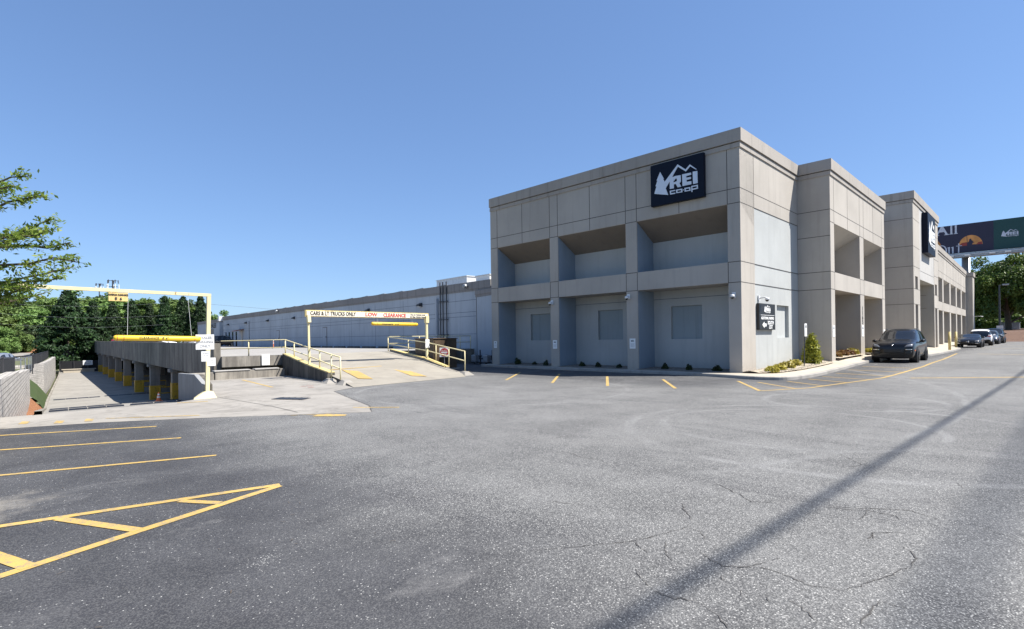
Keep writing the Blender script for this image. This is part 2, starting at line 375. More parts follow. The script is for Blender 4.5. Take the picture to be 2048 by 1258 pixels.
# direction of the deck and warehouse
EA=R(4.1); ex=Vector((math.sin(EA),math.cos(EA),0)); nx=Vector((math.cos(EA),-math.sin(EA),0))
def EF(O,dz=None):   # local frame: (t along nx, s along ex, z)
    O=Vector(O)
    return lambda p: tuple(O+nx*p[0]+ex*p[1]+Vector((0,0,p[2])))
# ------------------------------------------------------------------ terrain, paving
def zr(x): 
    t=min(1,max(0,(x-22)/10)); return .16*t*t*(3-2*t)
mb=MB()
mb.flat([[(-70,-90,0),(22,-90,0),(22,6.0,0),(22,8.0,0),(21.5,8.6,0),(21.5,22.6,0),(22.5,22.6,0),(23.6,27,0),(17,27,0),(15.2,18.3,0),(14.4,17.36,0),(9.02,16.67,0),(7.88,15.93,0),(6.68,11.69,0),(6.15,10.67,0),(4.95,11.54,0),(3.31,12.73,0),(1.73,13.68,0),(.27,14.21,0),(-6,15.6,0),(-70,17,0)]],'asphalt')
xs=[22+k for k in range(0,12)]+[40,50,60,75,90,105,122]
for a,b in zip(xs,xs[1:]):
    yt=6.0 if b<=40 else (4.6 if b<=60 else (5.8 if b<95 else 30))
    mb.add([(a,-90,zr(a)),(b,-90,zr(b)),(b,6.3 if b<=40 else (5.2 if b<=60 else yt+.3),zr(b)),(a,6.3 if b<=40 else (5.2 if b<=60 else yt+.3),zr(a))],[(0,1,2,3)],'asphalt')
struct(mb,'parking_lot')
# base earth sheet with a lower valley to the left
mb=MB()
gx=[-1500,-200,-60,-12,-11.9,22.6,22.7,130,300,1500]; gy=[-1500,-100,15.4,15.5,60,110,200,1500]
def gz(x,y):
    if x<22.65 and y>15.45 and x>-12: return -3.2
    if y>15.45 and x<=-11.9: return -.25
    return -.12
vs=[(x,y,gz(x,y)) for y in gy for x in gx]; fs=[]
for j in range(len(gy)-1):
    for i in range(len(gx)-1): a=j*len(gx)+i; fs.append((a,a+1,a+len(gx)+1,a+len(gx)))
mb.add(vs,fs,'earth'); struct(mb,'ground')
# concrete apron
mb=MB()
mb.flat([[(-14,15.7,.004),(-6,15.56,.004),(.27,14.17,.004),(1.73,13.64,.004),(3.31,12.69,.004),(4.95,11.50,.004),(6.17,10.63,.004),(6.72,11.67,.004),(7.92,15.91,.004),(9.05,16.7,.004),(9.75,18.7,.004),(10.55,25.3,.004),(5.85,25.3,.004),(5.12,21.4,.004),(4.72,17.35,.004),(3.7,16.5,.004),(2.3,16.3,.004),(1.05,16.4,.004),(-.3,16.45,.004),(-14,17,.004)]],'apron')
struct(mb,'concrete_apron')
# lower drive
def dz(y): 
    if y<16.4: return .0
    if y<45: return -(y-16.4)*.0876
    if y<49: return -2.505-(y-45)*.036
    return -2.65
def le(y):   # left edge
    P=[(16.3,1.01),(32,2.07),(50.2,3.38),(59.6,4.27),(97,7.9),(112,9.2)]
    for (a,b),(c,d) in zip(P,P[1:]):
        if y<=c: return b+(d-b)*(y-a)/(c-a)
    return 9.2
ys=[16.3,17,18,20,22,24,26,28,30,32,36,40,43,45,47,49,54,59.6,70,80,97,112]
mb=MB(); vs=[];fs=[]
for y in ys:
    xr=5.0 if y<20 else (7.2 if y<27 else 25)
    z=dz(y) if y>16.4 else .002
    vs+=[(le(y),y,z),(xr,y,z)]
for i in range(len(ys)-1): fs.append((2*i,2*i+1,2*i+3,2*i+2))
mb.add(vs,fs,'drive'); struct(mb,'lower_drive')
# kerb strip beside the drive
mb=MB()
for a,b in zip(ys,ys[1:]):
    p=[(le(a)-.14,a,dz(a)-.1),(le(a),a,dz(a)-.1),(le(a),a,dz(a)+.09),(le(a)-.14,a,dz(a)+.09)]
    q=[(le(b)-.14,b,dz(b)-.1),(le(b),b,dz(b)-.1),(le(b),b,dz(b)+.09),(le(b)-.14,b,dz(b)+.09)]
    mb.add(p+q,[(0,1,5,4),(1,2,6,5),(2,3,7,6),(3,0,4,7)],'curbwall')
struct(mb,'drive_kerb')
mb=MB(); yy=[16.4,19,22,25,28,31,36,41]; vs=[];fs=[]
for i,y in enumerate(yy):
    xl=.24+.075*(y-16.2); vs+=[(xl-.1,y,-1.5 if y<30 else (-1.72 if y<38 else -1.35)),(le(y)-.13,y,dz(y)+.05)]
for i in range(len(yy)-1): fs.append((2*i,2*i+1,2*i+3,2*i+2))
mb.add(vs,fs,'mulch'); struct(mb,'mulch_strip')
mb=MB(); yy=[41,46,52,57.5]; vs=[];fs=[]
for y in yy: t=(y-41)/16.5; vs+=[(1.95+.55*t,y,-1.25+.5*t),((1.95+.55*t+le(y))/2,y,(dz(y)-1.25+.5*t)/2+.12),(le(y)-.13,y,dz(y)+.06)]
for i in range(len(yy)-1): a=3*i; fs+=[(a,a+1,a+4,a+3),(a+1,a+2,a+5,a+4)]
mb.add(vs,fs,'grass'); struct(mb,'grass_slope')
mb=MB(); mb.add([(-12,16.6,-.2),(.0,16.9,.5),(.85,29,.35),(1.75,40,.1),(2.4,56.5,-.25),(3.6,60.4,-.15),(7,96,-.2),(8,130,-.3),(-12,130,-.4)],[(0,1,2,3,4,5,6,7,8)],'earth'); struct(mb,'upper_bank')

# block retaining walls
def blockwall(pts,label,th=.35):   # pts (x,y,ztop,zbot)
    mb=MB(); root=None; vs=[];fs=[];uv=[]
    L=0;acc=[0]
    for a,b in zip(pts,pts[1:]): L+=math.hypot(b[0]-a[0],b[1]-a[1]); acc.append(L)
    V=[];F=[];U=[]
    for i,(a,b) in enumerate(zip(pts,pts[1:])):
        d=Vector((b[0]-a[0],b[1]-a[1],0)).normalized(); n=Vector((-d.y,d.x,0))*th
        q=[(a[0],a[1],a[3]),(b[0],b[1],b[3]),(b[0],b[1],b[2]),(a[0],a[1],a[2])]
        r=[(p[0]+n.x,p[1]+n.y,p[2]) for p in q]
        u=[(acc[i],a[3]),(acc[i+1],b[3]),(acc[i+1],b[2]),(acc[i],a[2])]
        for f,uu in (([q[0],q[1],q[2],q[3]],u),([q[3],q[2],r[2],r[3]],[u[3],u[2],(u[2][0],u[2][1]+th),(u[3][0],u[3][1]+th)]),([r[1],r[0],r[3],r[2]],[u[1],u[0],u[3],u[2]]),([q[1],r[1],r[2],q[2]],[(0,b[3]),(th,b[3]),(th,b[2]),(0,b[2])]),([r[0],q[0],q[3],r[3]],[(0,a[3]),(th,a[3]),(th,a[2]),(0,a[2])])):
            k=len(V); V+=f; F.append((k,k+1,k+2,k+3)); U+=uu
    me=D.meshes.new('block_wall'); me.from_pydata(V,[],F); me.materials.append(M['block']); ul=me.uv_layers.new()
    for i,u in enumerate(U): ul.data[i].uv=u
    o=D.objects.new('block_wall',me); C.objects.link(o); tag(o,label,'retaining wall','block retaining walls beside the lower drive'); return o
blockwall([(-.25,10.3,.85,-.4),(.2,16.2,.78,-.6),(1.08,28,.60,-1.8),(1.082,28.03,.52,-1.8),(1.98,40,.27,-2.6)],'low grey block retaining wall beside the top of the drive')
blockwall([(1.6,57.6,.0,-2.5),(2.9,58.2,.0,-2.7),(3.9,60.8,.02,-2.8),(5.2,73,.0,-2.8),(7.35,95.5,-.02,-2.8)],'tall curved grey block retaining wall farther down the drive')

# fences with black screens
def fence(pts,label,name='chain_fence'):   # pts x,y,ztop,zbot
    root=thing(name,label,'fence',(pts[0][0],pts[0][1],pts[0][3]),'black screened fences above the block walls')
    mb=MB()
    for a,b in zip(pts,pts[1:]):
        d=Vector((b[0]-a[0],b[1]-a[1],0)).normalized(); n=Vector((-d.y,d.x,0))*.012; L=math.hypot(b[0]-a[0],b[1]-a[1]); k=int(L/.22)
        for i in range(k):      # vertical privacy slats
            t0=(i+.06)/k;t1=(i+.9)/k
            P=lambda t,z: (a[0]+(b[0]-a[0])*t,a[1]+(b[1]-a[1])*t,a[z]+(b[z]-a[z])*t+(.03 if z==3 else -.03))
            q=[P(t0,3),P(t1,3),P(t1,2),P(t0,2)]; mb.prism(q,tuple(n),'mesh')
    part(mb,'screen',root)
    for a,b in zip(pts,pts[1:]):
        r=MB(); r.tube([(a[0],a[1],a[2]),(b[0],b[1],b[2])],.025,'dark_metal',6); part(r,'rail',root)
    for p in pts:
        r=MB(); r.tube([(p[0],p[1],p[3]-.4),(p[0],p[1],p[2]+.06)],.035,'dark_metal',6); part(r,'post',root)
fence([(-.75,10.3,1.45,.9),(-.3,16.2,1.40,.85),(.08,21.3,1.30,.7),(.65,29,1.12,.5),(1.25,37,.99,.2)],'black screened fence behind the low block wall at the left edge')
fence([(3.0,57.2,.82,-.3),(3.5,62,.82,-.2),(4.5,73,.8,-.2),(6.55,95,.78,-.2)],'black screened fence along the top of the tall block wall')
root=thing('metal_fence','thin open metal fence between the two black screened fences','fence',(1.3,37.4,.2))
mb=MB(); mb.tube([(1.3,37.4,.9),(2.95,57,.72)],.02,'grey_metal',6); part(mb,'rail',root)
for t in (.25,.5,.75,.93): mb=MB(); mb.tube([(1.3+1.65*t,37.4+19.6*t,-.3),(1.3+1.65*t,37.4+19.6*t,.86-.1*t)],.03,'grey_metal',6); part(mb,'post',root)

# ------------------------------------------------------------------ parking deck
DA=(7.45,26.4,0); DF=EF(DA)
root=thing('parking_deck','raised concrete parking deck with a black streaked side wall','parking deck',DA)
mb=MB(DF)
def top(s): return 1.56+s*.0066
S1=98
segs=[0,9.3,18.7,28.1,37.5,46.9,56.3,65.7,75.1,84.5,S1]
for a,b in zip(segs,segs[1:]):
    b2=b-.03
    v=[(0,a,.0+a*.003),(.28,a,.0+a*.003),(.28,a,top(a)),(0,a,top(a)),(0,b2,b2*.003),(.28,b2,b2*.003),(.28,b2,top(b2)),(0,b2,top(b2))]
    mb.add(v,[(0,1,2,3),(7,6,5,4),(0,4,5,1),(1,5,6,2),(2,6,7,3),(3,7,4,0)],'fascia')
part(mb,'side_wall',root)
mb=MB(DF)   # slab: left strip and right
O=Vector(DA)
poly=[(.3,-.1),(3.25,-.12),(9.5,1.22),(9.6,1.32),(16.2,1.8),(16.2,30),(16.2,100),(.3,100)]
mb.prism([(x,y,.90) for x,y in poly],(0,0,.05),'deck'); part(mb,'deck_slab',root)
mb=MB(DF); mb.box(.28,3.0,-.22,.2,.48,.95,'curbwall'); part(mb,'edge_beam',root)
mb=MB(DF); mb.box(3.005,3.35,-.2,.15,.5,.93,'black_conc'); part(mb,'beam_end',root)
mb=MB(DF); mb.prism([(9.6,1.3,-.6),(16.2,1.78,-.6),(16.2,2.0,-.6),(9.6,1.52,-.6)],(0,0,1.49),'fascia'); part(mb,'edge_beam',root)
for k in range(1,4):
    mb=MB(DF); 
    for s in range(2,98,4): mb.box(k*5-2,k*5-1.6,s*1.,s+.25,.6,.9,'conc_col') if False else None
for k in range(8):
    s=11.35+k*9.38; z0=dz(26.4+s)
    mb=MB(DF); mb.box(.0,.75,s-.28,s+.28,z0,-.12+s*.0,'conc_col') if False else None
    c=MB(DF); w=.29
    c.box(-.02+.05,.62,s-w,s+w,z0+1.05,.0+s*.003,'conc_col'); cc=part(c,'column',root)
    c=MB(DF); c.box(.0,.65,s-w-.03,s+w+.03,z0-.05,z0+1.05,'pil_yellow'); q=part(c,'yellow_guard',cc)
    c=MB(DF); c.box(-.12,.3,s-.42,s+.42,-.2+s*.003,-.003+s*.003,'conc_col'); part(c,'corbel',cc)
    # rear row of columns in the gloom
    c=MB(DF); c.box(5.6,6.1,s-.25,s+.25,z0-.05,.9,'conc_col'); part(c,'column',root)
    if k<6:  # pipe guard rail beside each column
        c=MB(DF); 
        c.tube([(.5,s-.6-w,z0-.05),(.5,s-.6-w,z0+.95),(2.2,s-.6-w,z0+.95),(2.2,s-.6-w,z0-.05)],.05,'pil_yellow',6); c.tube([(.5,s-.6-w,z0+.5),(2.2,s-.6-w,z0+.5)],.04,'pil_yellow',6); part(c,'guard_rail',root)
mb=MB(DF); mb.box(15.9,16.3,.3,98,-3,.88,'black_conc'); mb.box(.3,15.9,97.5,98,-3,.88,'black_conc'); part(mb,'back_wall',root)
mb=MB(); mb.prism([(6.95,20,-2),(9.9,19.8,-2),(10.6,26.1,-2),(7.6,26.1,-2)],(0,0,1.9),'black_conc')
# deck beyond: concrete lower wall under the beam
mb=MB(DF); mb.box(.3,3.2,.6,.8,-2.6,.9,'fascia'); part(mb,'inner_wall',root)

# curb wall in front of the deck
root=thing('curb_wall','low stained concrete curb wall in front of the raised deck','wall',(5.7,25,0))
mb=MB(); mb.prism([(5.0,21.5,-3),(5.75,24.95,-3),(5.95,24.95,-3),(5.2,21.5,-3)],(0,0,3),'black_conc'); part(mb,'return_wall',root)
mb=MB(); mb.box(5.8,7.05,24.98,25.22,-2.2,.33,'curbwall'); mb.box(7.08,10.02,24.95,25.25,-2.2,.36,'curbwall'); part(mb,'base_wall',root,bevel=.02)
mb=MB(); mb.box(7.05,8.5,24.92,25.28,.363,.40,'white_stucco'); mb.box(8.7,9.75,24.92,25.28,.363,.41,'white_stucco'); part(mb,'coping',root)
# abutment
root=thing('concrete_abutment','thick grey concrete abutment with a chamfered end beside the yellow gate post','wall',(4.7,17.6,0))
AF=EF((4.62,17.45,0))
mb=MB(AF); prof=[(0,0,.37),(0,1.25,.62),(0,3.98,.55),(0,3.98,-3),(0,0,-3)]
mb.prism(prof,(.13,0,0),'abut'); part(mb,'wall',root,bevel=.02)
mb=MB(AF); mb.prism([(.131,.1,-1),(.131,.1,.36),(.131,1.25,.60),(.131,3.9,.53),(.131,3.9,-1)],(.14,0,0),'black_conc'); part(mb,'stained_face',root)

# ------------------------------------------------------------------ ramp
rl=[(9.35,17.6,.0),(9.75,18.9,.14),(10.05,22.3,.52),(10.62,26.1,.93)]; rr_=[(14.9,17.6,.0),(15.3,18.6,.08),(16.1,22.3,.52),(17.0,27.0,.93)]
root=thing('concrete_ramp','pale concrete ramp rising to the parking deck','ramp',(12,17,0))
mb=MB(); n_=12
def lerpP(P,t):
    k=min(int(t*(len(P)-1)),len(P)-2); f=t*(len(P)-1)-k; return Vector(P[k]).lerp(Vector(P[k+1]),f)
L_=[(8.98,16.62,.008),(9.55,18.6,.13),(10.05,22.3,.52),(10.62,26.1,.953)]; R_=[(14.5,17.3,.008),(15.2,18.5,.13),(16.1,22.3,.52),(16.9,27.0,.953)]
vs=[];fs=[];NS=24;NT=8
for i in range(NS+1):
    a=lerpP(L_,i/NS);b=lerpP(R_,i/NS)
    for j in range(NT+1): vs.append(tuple(a.lerp(b,j/NT)))
for i in range(NS):
    for j in range(NT): a=i*(NT+1)+j; fs.append((a,a+1,a+NT+2,a+NT+1))
mb.add(vs,fs,'ramp'); 
for P in (L_,R_):     # skirts
    q=[tuple(p) for p in P]; mb.add(q+[(p[0],p[1],-.1) for p in q],[(i,i+1,i+5,i+4) for i in range(3)],'black_conc')
part(mb,'ramp_slab',root)
def wallstrip(P,th,zb,m,mt,root,name,dh=.14):
    mb=MB()
    for a,b in zip(P,P[1:]):
        d=(Vector((b[0]-a[0],b[1]-a[1],0))).normalized(); n=Vector((d.y,-d.x,0))*th
        A=[(a[0]-n.x/2,a[1]-n.y/2),(a[0]+n.x/2,a[1]+n.y/2),(b[0]+n.x/2,b[1]+n.y/2),(b[0]-n.x/2,b[1]-n.y/2)]
        za=[a[2],a[2],b[2],b[2]]
        v=[(x,y,zb) for x,y in A]+[(A[i][0],A[i][1],za[i]+dh) for i in range(4)]
        mb.add(v,[(3,2,1,0),(0,1,5,4),(1,2,6,5),(2,3,7,6),(3,0,4,7)],m); 
        v=[(A[i][0],A[i][1],za[i]+dh+.003) for i in range(4)]+[(A[i][0],A[i][1],za[i]+dh+.03) for i in range(4)]
        mb.add(v,[(3,2,1,0),(4,5,6,7),(0,1,5,4),(1,2,6,5),(2,3,7,6),(3,0,4,7)],mt)
    part(mb,name,root)
wallstrip([(9.72,19.75,.22),(10.0,22.3,.45),(10.45,25.9,.86)],.30,-.3,'black_conc','cream_dk',root,'left_curb')
wallstrip([(15.55,19.9,.18),(16.15,22.3,.50),(17.0,26.9,.93)],.26,-.3,'curbwall','cream_dk',root,'right_curb',.12)
for x,y in ((9.42,18.0),(9.4,19.2),(15.15,18.1)):
    mb=MB(); mb.add([(x-.28,y-.3,.0),(x+.28,y-.3,0),(x+.28,y+.3,0),(x-.28,y+.3,0),(x-.1,y-.1,.15),(x+.1,y-.1,.17),(x+.1,y+.1,.18),(x-.1,y+.1,.18)],[(0,1,5,4),(1,2,6,5),(2,3,7,6),(3,0,4,7),(4,5,6,7)],'apron'); part(mb,'footing',root)

# railings
def railing(label,runs,posts,name='pipe_railing',r=.025,loc=None):
    root=thing(name,label,'railing',loc or posts[0][0],'cream yellow pipe railings by the ramp')
    for k,run in enumerate(runs):
        mb=MB(); mb.tube(run,r,'cream',8); part(mb,'top_rail' if k%2==0 else 'mid_rail',root,smooth=True)
    for a,b in posts:
        mb=MB(); mb.tube([a,b],r*1.05,'cream',8); part(mb,'post',root,smooth=True)
    return root
railing('cream pipe railing along the deck edge and down the near side of the ramp',
 [[(7.75,26.42,1.66),(10.5,26.05,1.69),(10.05,22.4,1.32),(9.60,18.75,.98)],[(7.75,26.42,1.3),(10.48,26.05,1.32),(10.03,22.4,.95),(9.60,18.75,.55)]],
 [((8.9,26.3,.95),(8.9,26.3,1.68)),((10.5,26.05,.9),(10.5,26.05,1.69)),((10.32,24.6,.85),(10.32,24.6,1.55)),((9.85,21.0,.4),(9.85,21.0,1.18)),((9.66,19.6,.1),(9.66,19.6,1.06)),((9.60,18.75,.0),(9.60,18.75,.98))])
railing('cream pipe railing down the far side of the ramp',
 [[(16.75,26.9,1.78),(16.3,22.3,1.42),(15.35,18.35,1.05)],[(16.75,26.9,1.38),(16.3,22.3,1.0),(15.35,18.35,.62)]],
 [((16.75,26.9,.95),(16.75,26.9,1.78)),((16.45,24.4,.7),(16.45,24.4,1.58)),((16.12,21.5,.45),(16.12,21.5,1.35)),((15.75,20,.3),(15.75,20,1.2)),((15.35,18.35,.1),(15.35,18.35,1.05))])
railing('cream pipe railing on the deck edge behind the brown steel cabinet',
 [[(16.9,27.0,1.8),(23.1,27.0,1.8)],[(16.9,27.0,1.4),(23.1,27.0,1.4)]],
 [((x,27.0,.95),(x,27.0,1.8)) for x in (19.,21,22.2,23.1)])

# clearance gates
root=thing('clearance_gate','tall pale yellow steel clearance gate spanning the lower drive','gate',(4.75,17.3,0))
mb=MB(); mb.bar((4.69,17.3,.0),(4.77,17.3,2.96),.10,.10,'cream'); part(mb,'post',root)
mb=MB(); mb.bar((-2.3,17.0,-.1),(-2.3,17.0,2.96),.13,.13,'cream'); part(mb,'post',root)
mb=MB(); mb.bar((-2.45,16.99,3.03),(4.82,17.3,2.99),.10,.085,'cream'); part(mb,'beam',root)
mb=MB(); mb.add([(4.60,17.2,.18),(4.82,17.2,.18),(4.82,17.42,.18),(4.6,17.42,.18),(4.25,16.95,.006),(4.85,16.95,.006),(4.9,17.5,.006),(4.4,17.5,.006)],[(0,1,2,3),(4,5,1,0),(5,6,2,1),(6,7,3,2),(7,4,0,3)],'cream'); part(mb,'foot_plinth',root)
sg=thing('clearance_sign','small yellow maximum clearance sign hung under the gate beam','sign',(2.6,17.1,2.75))
mb=MB(); mb.box(2.38,2.79,17.095,17.12,2.72,2.94,'sign_yellow'); part(mb,'plate',sg)
text('MAXIMUM CLEARANCE',.065,(2.585,17.09,2.88),(1,0,0),(0,0,1),'black_text',sg,sx=.62,bold=.002); text('8  6',.10,(2.585,17.09,2.78),(1,0,0),(0,0,1),'black_text',sg,bold=.003)
def cylbar(label,a,b,rad,chains,txt,tsz,tpos,loc):
    cb=thing('clearance_bar',label,'clearance bar',loc,'yellow hanging clearance bars')
    a=Vector(a);b=Vector(b);d=(b-a).normalized(); mb=MB(); pts=[a,a+d*.03,a+d*.07,b-d*.07,b-d*.03,b]
    mb.tube([tuple(p) for p in pts],[rad*.55,rad*.88,rad,rad,rad*.88,rad*.55],'yellow',20); part(mb,'tube',cb,smooth=True)
    for t in (.035,.105,.92): 
        p=a.lerp(b,t); mb=MB(); mb.tube([tuple(p-d*.006),tuple(p+d*.006)],rad*1.03,'red_text',20); part(mb,'red_band',cb)
    for c0,c1 in chains: mb=MB(); mb.tube([c0,c1],.004,'white_metal',5); part(mb,'chain',cb)
    text(txt,tsz,tpos,tuple(d),(0,0,1),'black_text',cb,bold=.002,spacing=1.1); return cb
cylbar('bright yellow clearance bar hanging over the lower drive on two chains',(2.46,17.05,1.76),(4.50,17.15,1.71),.075,[((2.80,17.1,2.98),(2.76,17.06,1.83)),((4.22,17.27,2.96),(4.27,17.14,1.80))],"CLEARANCE   8' 6\"",.075,(3.35,17.02,1.745),(3.4,17.1,1.65))
# ramp gate
root=thing('clearance_gate','low clearance gate with a lettered beam across the ramp','gate',(10.0,22.3,0))
mb=MB(); mb.bar((9.98,22.25,.1),(9.98,22.3,2.66),.08,.08,'cream'); mb.bar((9.98,22.24,2.4),(9.98,22.29,2.72),.15,.14,'cream'); part(mb,'post',root)
mb=MB(); mb.bar((16.15,22.3,.4),(16.15,22.3,2.75),.10,.10,'cream'); mb.bar((16.15,22.29,2.45),(16.15,22.29,2.8),.18,.18,'cream'); part(mb,'post',root)
mb=MB(); mb.box(9.86,16.27,22.28,22.4,2.65,2.94,'cream_dk'); part(mb,'beam',root)
mb=MB(); mb.box(9.9,16.22,22.262,22.277,2.68,2.90,'old_board'); bd=part(mb,'sign_board',root)
text('CARS & LT TRUCKS ONLY',.235,(11.12,22.258,2.795),(1,0,0),(0,0,1),'black_text',root,bold=.006,sx=.78)
text('LOW',.23,(12.98,22.258,2.795),(1,0,0),(0,0,1),'red_text',root,bold=.007,sx=1.15); text('CLEARANCE',.23,(14.25,22.258,2.785),(1,0,0),(0,0,1),'red_text',root,bold=.007,sx=.98)
text("Due to Vehicle Limit",.1,(15.6,22.258,2.84),(1,0,0),(0,0,1),'black_text',root,bold=.002,sx=1.05); text("6'6 Max Vehicle Height",.1,(15.6,22.258,2.73),(1,0,0),(0,0,1),'black_text',root,bold=.002,sx=1.0)
cylbar('bright yellow clearance bar hanging under the ramp gate',(13.02,22.33,2.38),(15.62,22.33,2.36),.085,[((13.35,22.34,2.63),(13.35,22.33,2.45)),((15.3,22.34,2.63),(15.3,22.33,2.44))],"CLEARANCE    6' 6\"",.10,(14.0,22.24,2.36),(14.3,22.3,2.28))

# white signs
def plate(label,O,w,h,lines,rt=(1,0,0),mat='grey_text',cat='sign',group='white notice signs on the yellow gates',border=False):
    O=Vector(O); rt=Vector(rt).normalized(); up=Vector((0,0,1)); nn=rt.cross(up)
    s=thing('notice_sign',label,cat,tuple(O),group); mb=MB()
    q=[O-rt*w/2-up*h/2,O+rt*w/2-up*h/2,O+rt*w/2+up*h/2,O-rt*w/2+up*h/2]; mb.prism([tuple(p) for p in q],tuple(-nn*.006),'white'); part(mb,'plate',s)
    for (t,sz,dy) in lines: text(t,sz,O+up*dy+nn*.003,rt,up,mat,s,ext=.001,bold=sz*.02)
    return s
r45=(1,-.3,0)
plate('largest white notice on the near gate post, reading parking only',(4.60,17.1,1.62),.46,.43,[('THALES',.10,.12),('PARKING',.10,0),('ONLY',.10,-.12)],r45)
plate('small white notice on the gate post, directly below the largest one',(4.62,17.12,1.21),.22,.30,[('NO PARKING',.026,.08),('ANY TIME',.026,.03)],r45)
plate('lowest white notice on the near gate post, partly tucked behind another',(4.79,17.22,1.04),.22,.24,[('TOWING',.03,.03),('ENFORCED',.026,-.03)],r45)
plate('white notice fixed to the stained edge beam of the deck',(9.55,25.98,.76),.36,.52,[('NOTICE',.05,.1),('AUTHORIZED',.036,-.02),('VEHICLES',.036,-.08)])
plate('white notice on the far post of the ramp gate',(16.12,22.2,1.40),.24,.42,[('NOTICE',.045,.08),('TOW AWAY',.034,0)])

# delineator posts, cone
def delineator(x,y,label,proto=[None]):
    if proto[0] is None:
        s=thing('delineator_post',label,'delineator',(x,y,.95),'slim orange delineator posts on the deck')
        mb=MB(); mb.tube([(x,y,.95),(x,y,1.0)],[.16,.13],'black',10); part(mb,'base',s)
        mb=MB(); mb.tube([(x,y,1.0),(x,y,1.8)],[.036,.03],'orange',8); part(mb,'tube',s)
        for z in (1.42,1.65): mb=MB(); mb.tube([(x,y,z),(x,y,z+.1)],.039,'white',8); part(mb,'white_band',s)
        proto[0]=s
    else: copy_thing(proto[0],(x,y,.95),label=label)
delineator(20.6,54,'left post of the nearer pair of orange delineators'); delineator(20.93,54,'right post of the nearer pair of orange delineators')
delineator(23.5,75,'left post of the farther pair of orange delineators'); delineator(23.95,75,'right post of the farther pair of orange delineators')
root=thing('traffic_cone','orange and white traffic cone at the foot of the first column','cone',(6.9,34.2,dz(34.2)))
z=dz(34.2); mb=MB(); mb.box(6.74,7.06,34.04,34.36,z,z+.04,'orange'); part(mb,'base',root)
mb=MB(); mb.tube([(6.9,34.2,z+.04),(6.9,34.2,z+.5)],[.12,.03],'orange',14); part(mb,'cone_body',root)
for h in (.2,.34): 
    k=.12-.09*(h-.04)/.46; mb=MB(); mb.tube([(6.9,34.2,z+h),(6.9,34.2,z+h+.08)],[k+.004,k-.012],'white',14); part(mb,'white_band',root)
# speed bumps; the two nearest are black strips in place of shadows
for i,(y,x0,x1,lab) in enumerate([(21.0,1.45,3.3,'wide black strip standing in for a shadow nearest the top of the drive'),(21.0,3.45,6.1,'black strip standing in for a shadow beside the nearest one, under the deck wall'),(35,2.45,5.4,'long black rubber speed bump halfway down the drive'),(54,4.0,6.9,'black rubber speed bump farthest down the drive'),(35.3,5.9,8.6,'black rubber speed bump in the deck shadow halfway down'),(54.3,7.2,11,'black rubber speed bump in the deck shadow far down')]):
    z=dz(y)
    s=thing('bump_shade_strip',lab,'speed bump',((x0+x1)/2,y,z),'rubber speed bumps across the lower drive')
    n=4
    for k in range(n):
        a=x0+(x1-x0)*k/n; b=x0+(x1-x0)*(k+.94)/n; w=.22 if y<30 else .3
        mb=MB(); P=lambda x:[(x,y-w,z-.06),(x,y-w*.5,z+.02),(x,y,z+.055),(x,y+w*.5,z+.0),(x,y+w,z-.1)]
        mb.prism(P(a),(b-a,0,0),'black'); part(mb,'segment',s)

# ------------------------------------------------------------------ warehouse
WT=(23.4,26.6,0); WF=EF(WT)
root=thing('warehouse','long low pale blue concrete warehouse behind the parking deck','building',WT)
def wt(s): return 5.42+s*.0058
def sheared(mb,x0,x1,s0,s1,f0,f1,m):
    v=[(x0,s0,f0(s0)),(x1,s0,f0(s0)),(x1,s0,f1(s0)),(x0,s0,f1(s0)),(x0,s1,f0(s1)),(x1,s1,f0(s1)),(x1,s1,f1(s1)),(x0,s1,f1(s1))]
    mb.add(v,[(0,1,2,3),(7,6,5,4),(0,4,5,1),(1,5,6,2),(2,6,7,3),(3,7,4,0)],m)
mb=MB(WF); SE=69
sheared(mb,0,.3,-1.5,SE,lambda s:-.5,lambda s:wt(s)-.62,'blue_wh')
for zz in (4.22,3.42,3.12,1.93): sheared(mb,-.004,.01,0,SE,lambda s:zz-.014+s*.002,lambda s:zz+.014+s*.002,'joint_blue')
for k in range(1,14):
    s=k*4.9; mb.box(-.004,.01,s-.012,s+.012,.5,4.7,'joint_blue')
part(mb,'front_wall',root)
mb=MB(WF); sheared(mb,-.04,.35,-1.5,SE,lambda s:wt(s)-.62,lambda s:wt(s)-.50,'band'); sheared(mb,-.07,.4,-1.5,SE,lambda s:wt(s)-.497,lambda s:wt(s),'band')
part(mb,'roof_band',root)
mb=MB(WF)
for k in range(13):   # lifted edge flashing
    s=3.5+k*3.1; z=wt(s); mb.prism([(-.03,s,z+.003),(-.03,s+1.9,z+.003),(-.03,s+.25,z+.07)],(.25,0,0),'grey_metal')
part(mb,'edge_flashing',root)
mb=MB(WF); sheared(mb,.4,45,-1.5,SE,lambda s:wt(s)-.4,lambda s:wt(s)-.3,'roof'); part(mb,'roof',root)
mb=MB(WF); mb.box(44.9,45.2,-1.5,SE+10,-.5,5.2,'blue_wh'); mb.box(.3,44.9,SE,SE+.3,-.5,5.1,'blue_wh'); part(mb,'rear_wall',root)
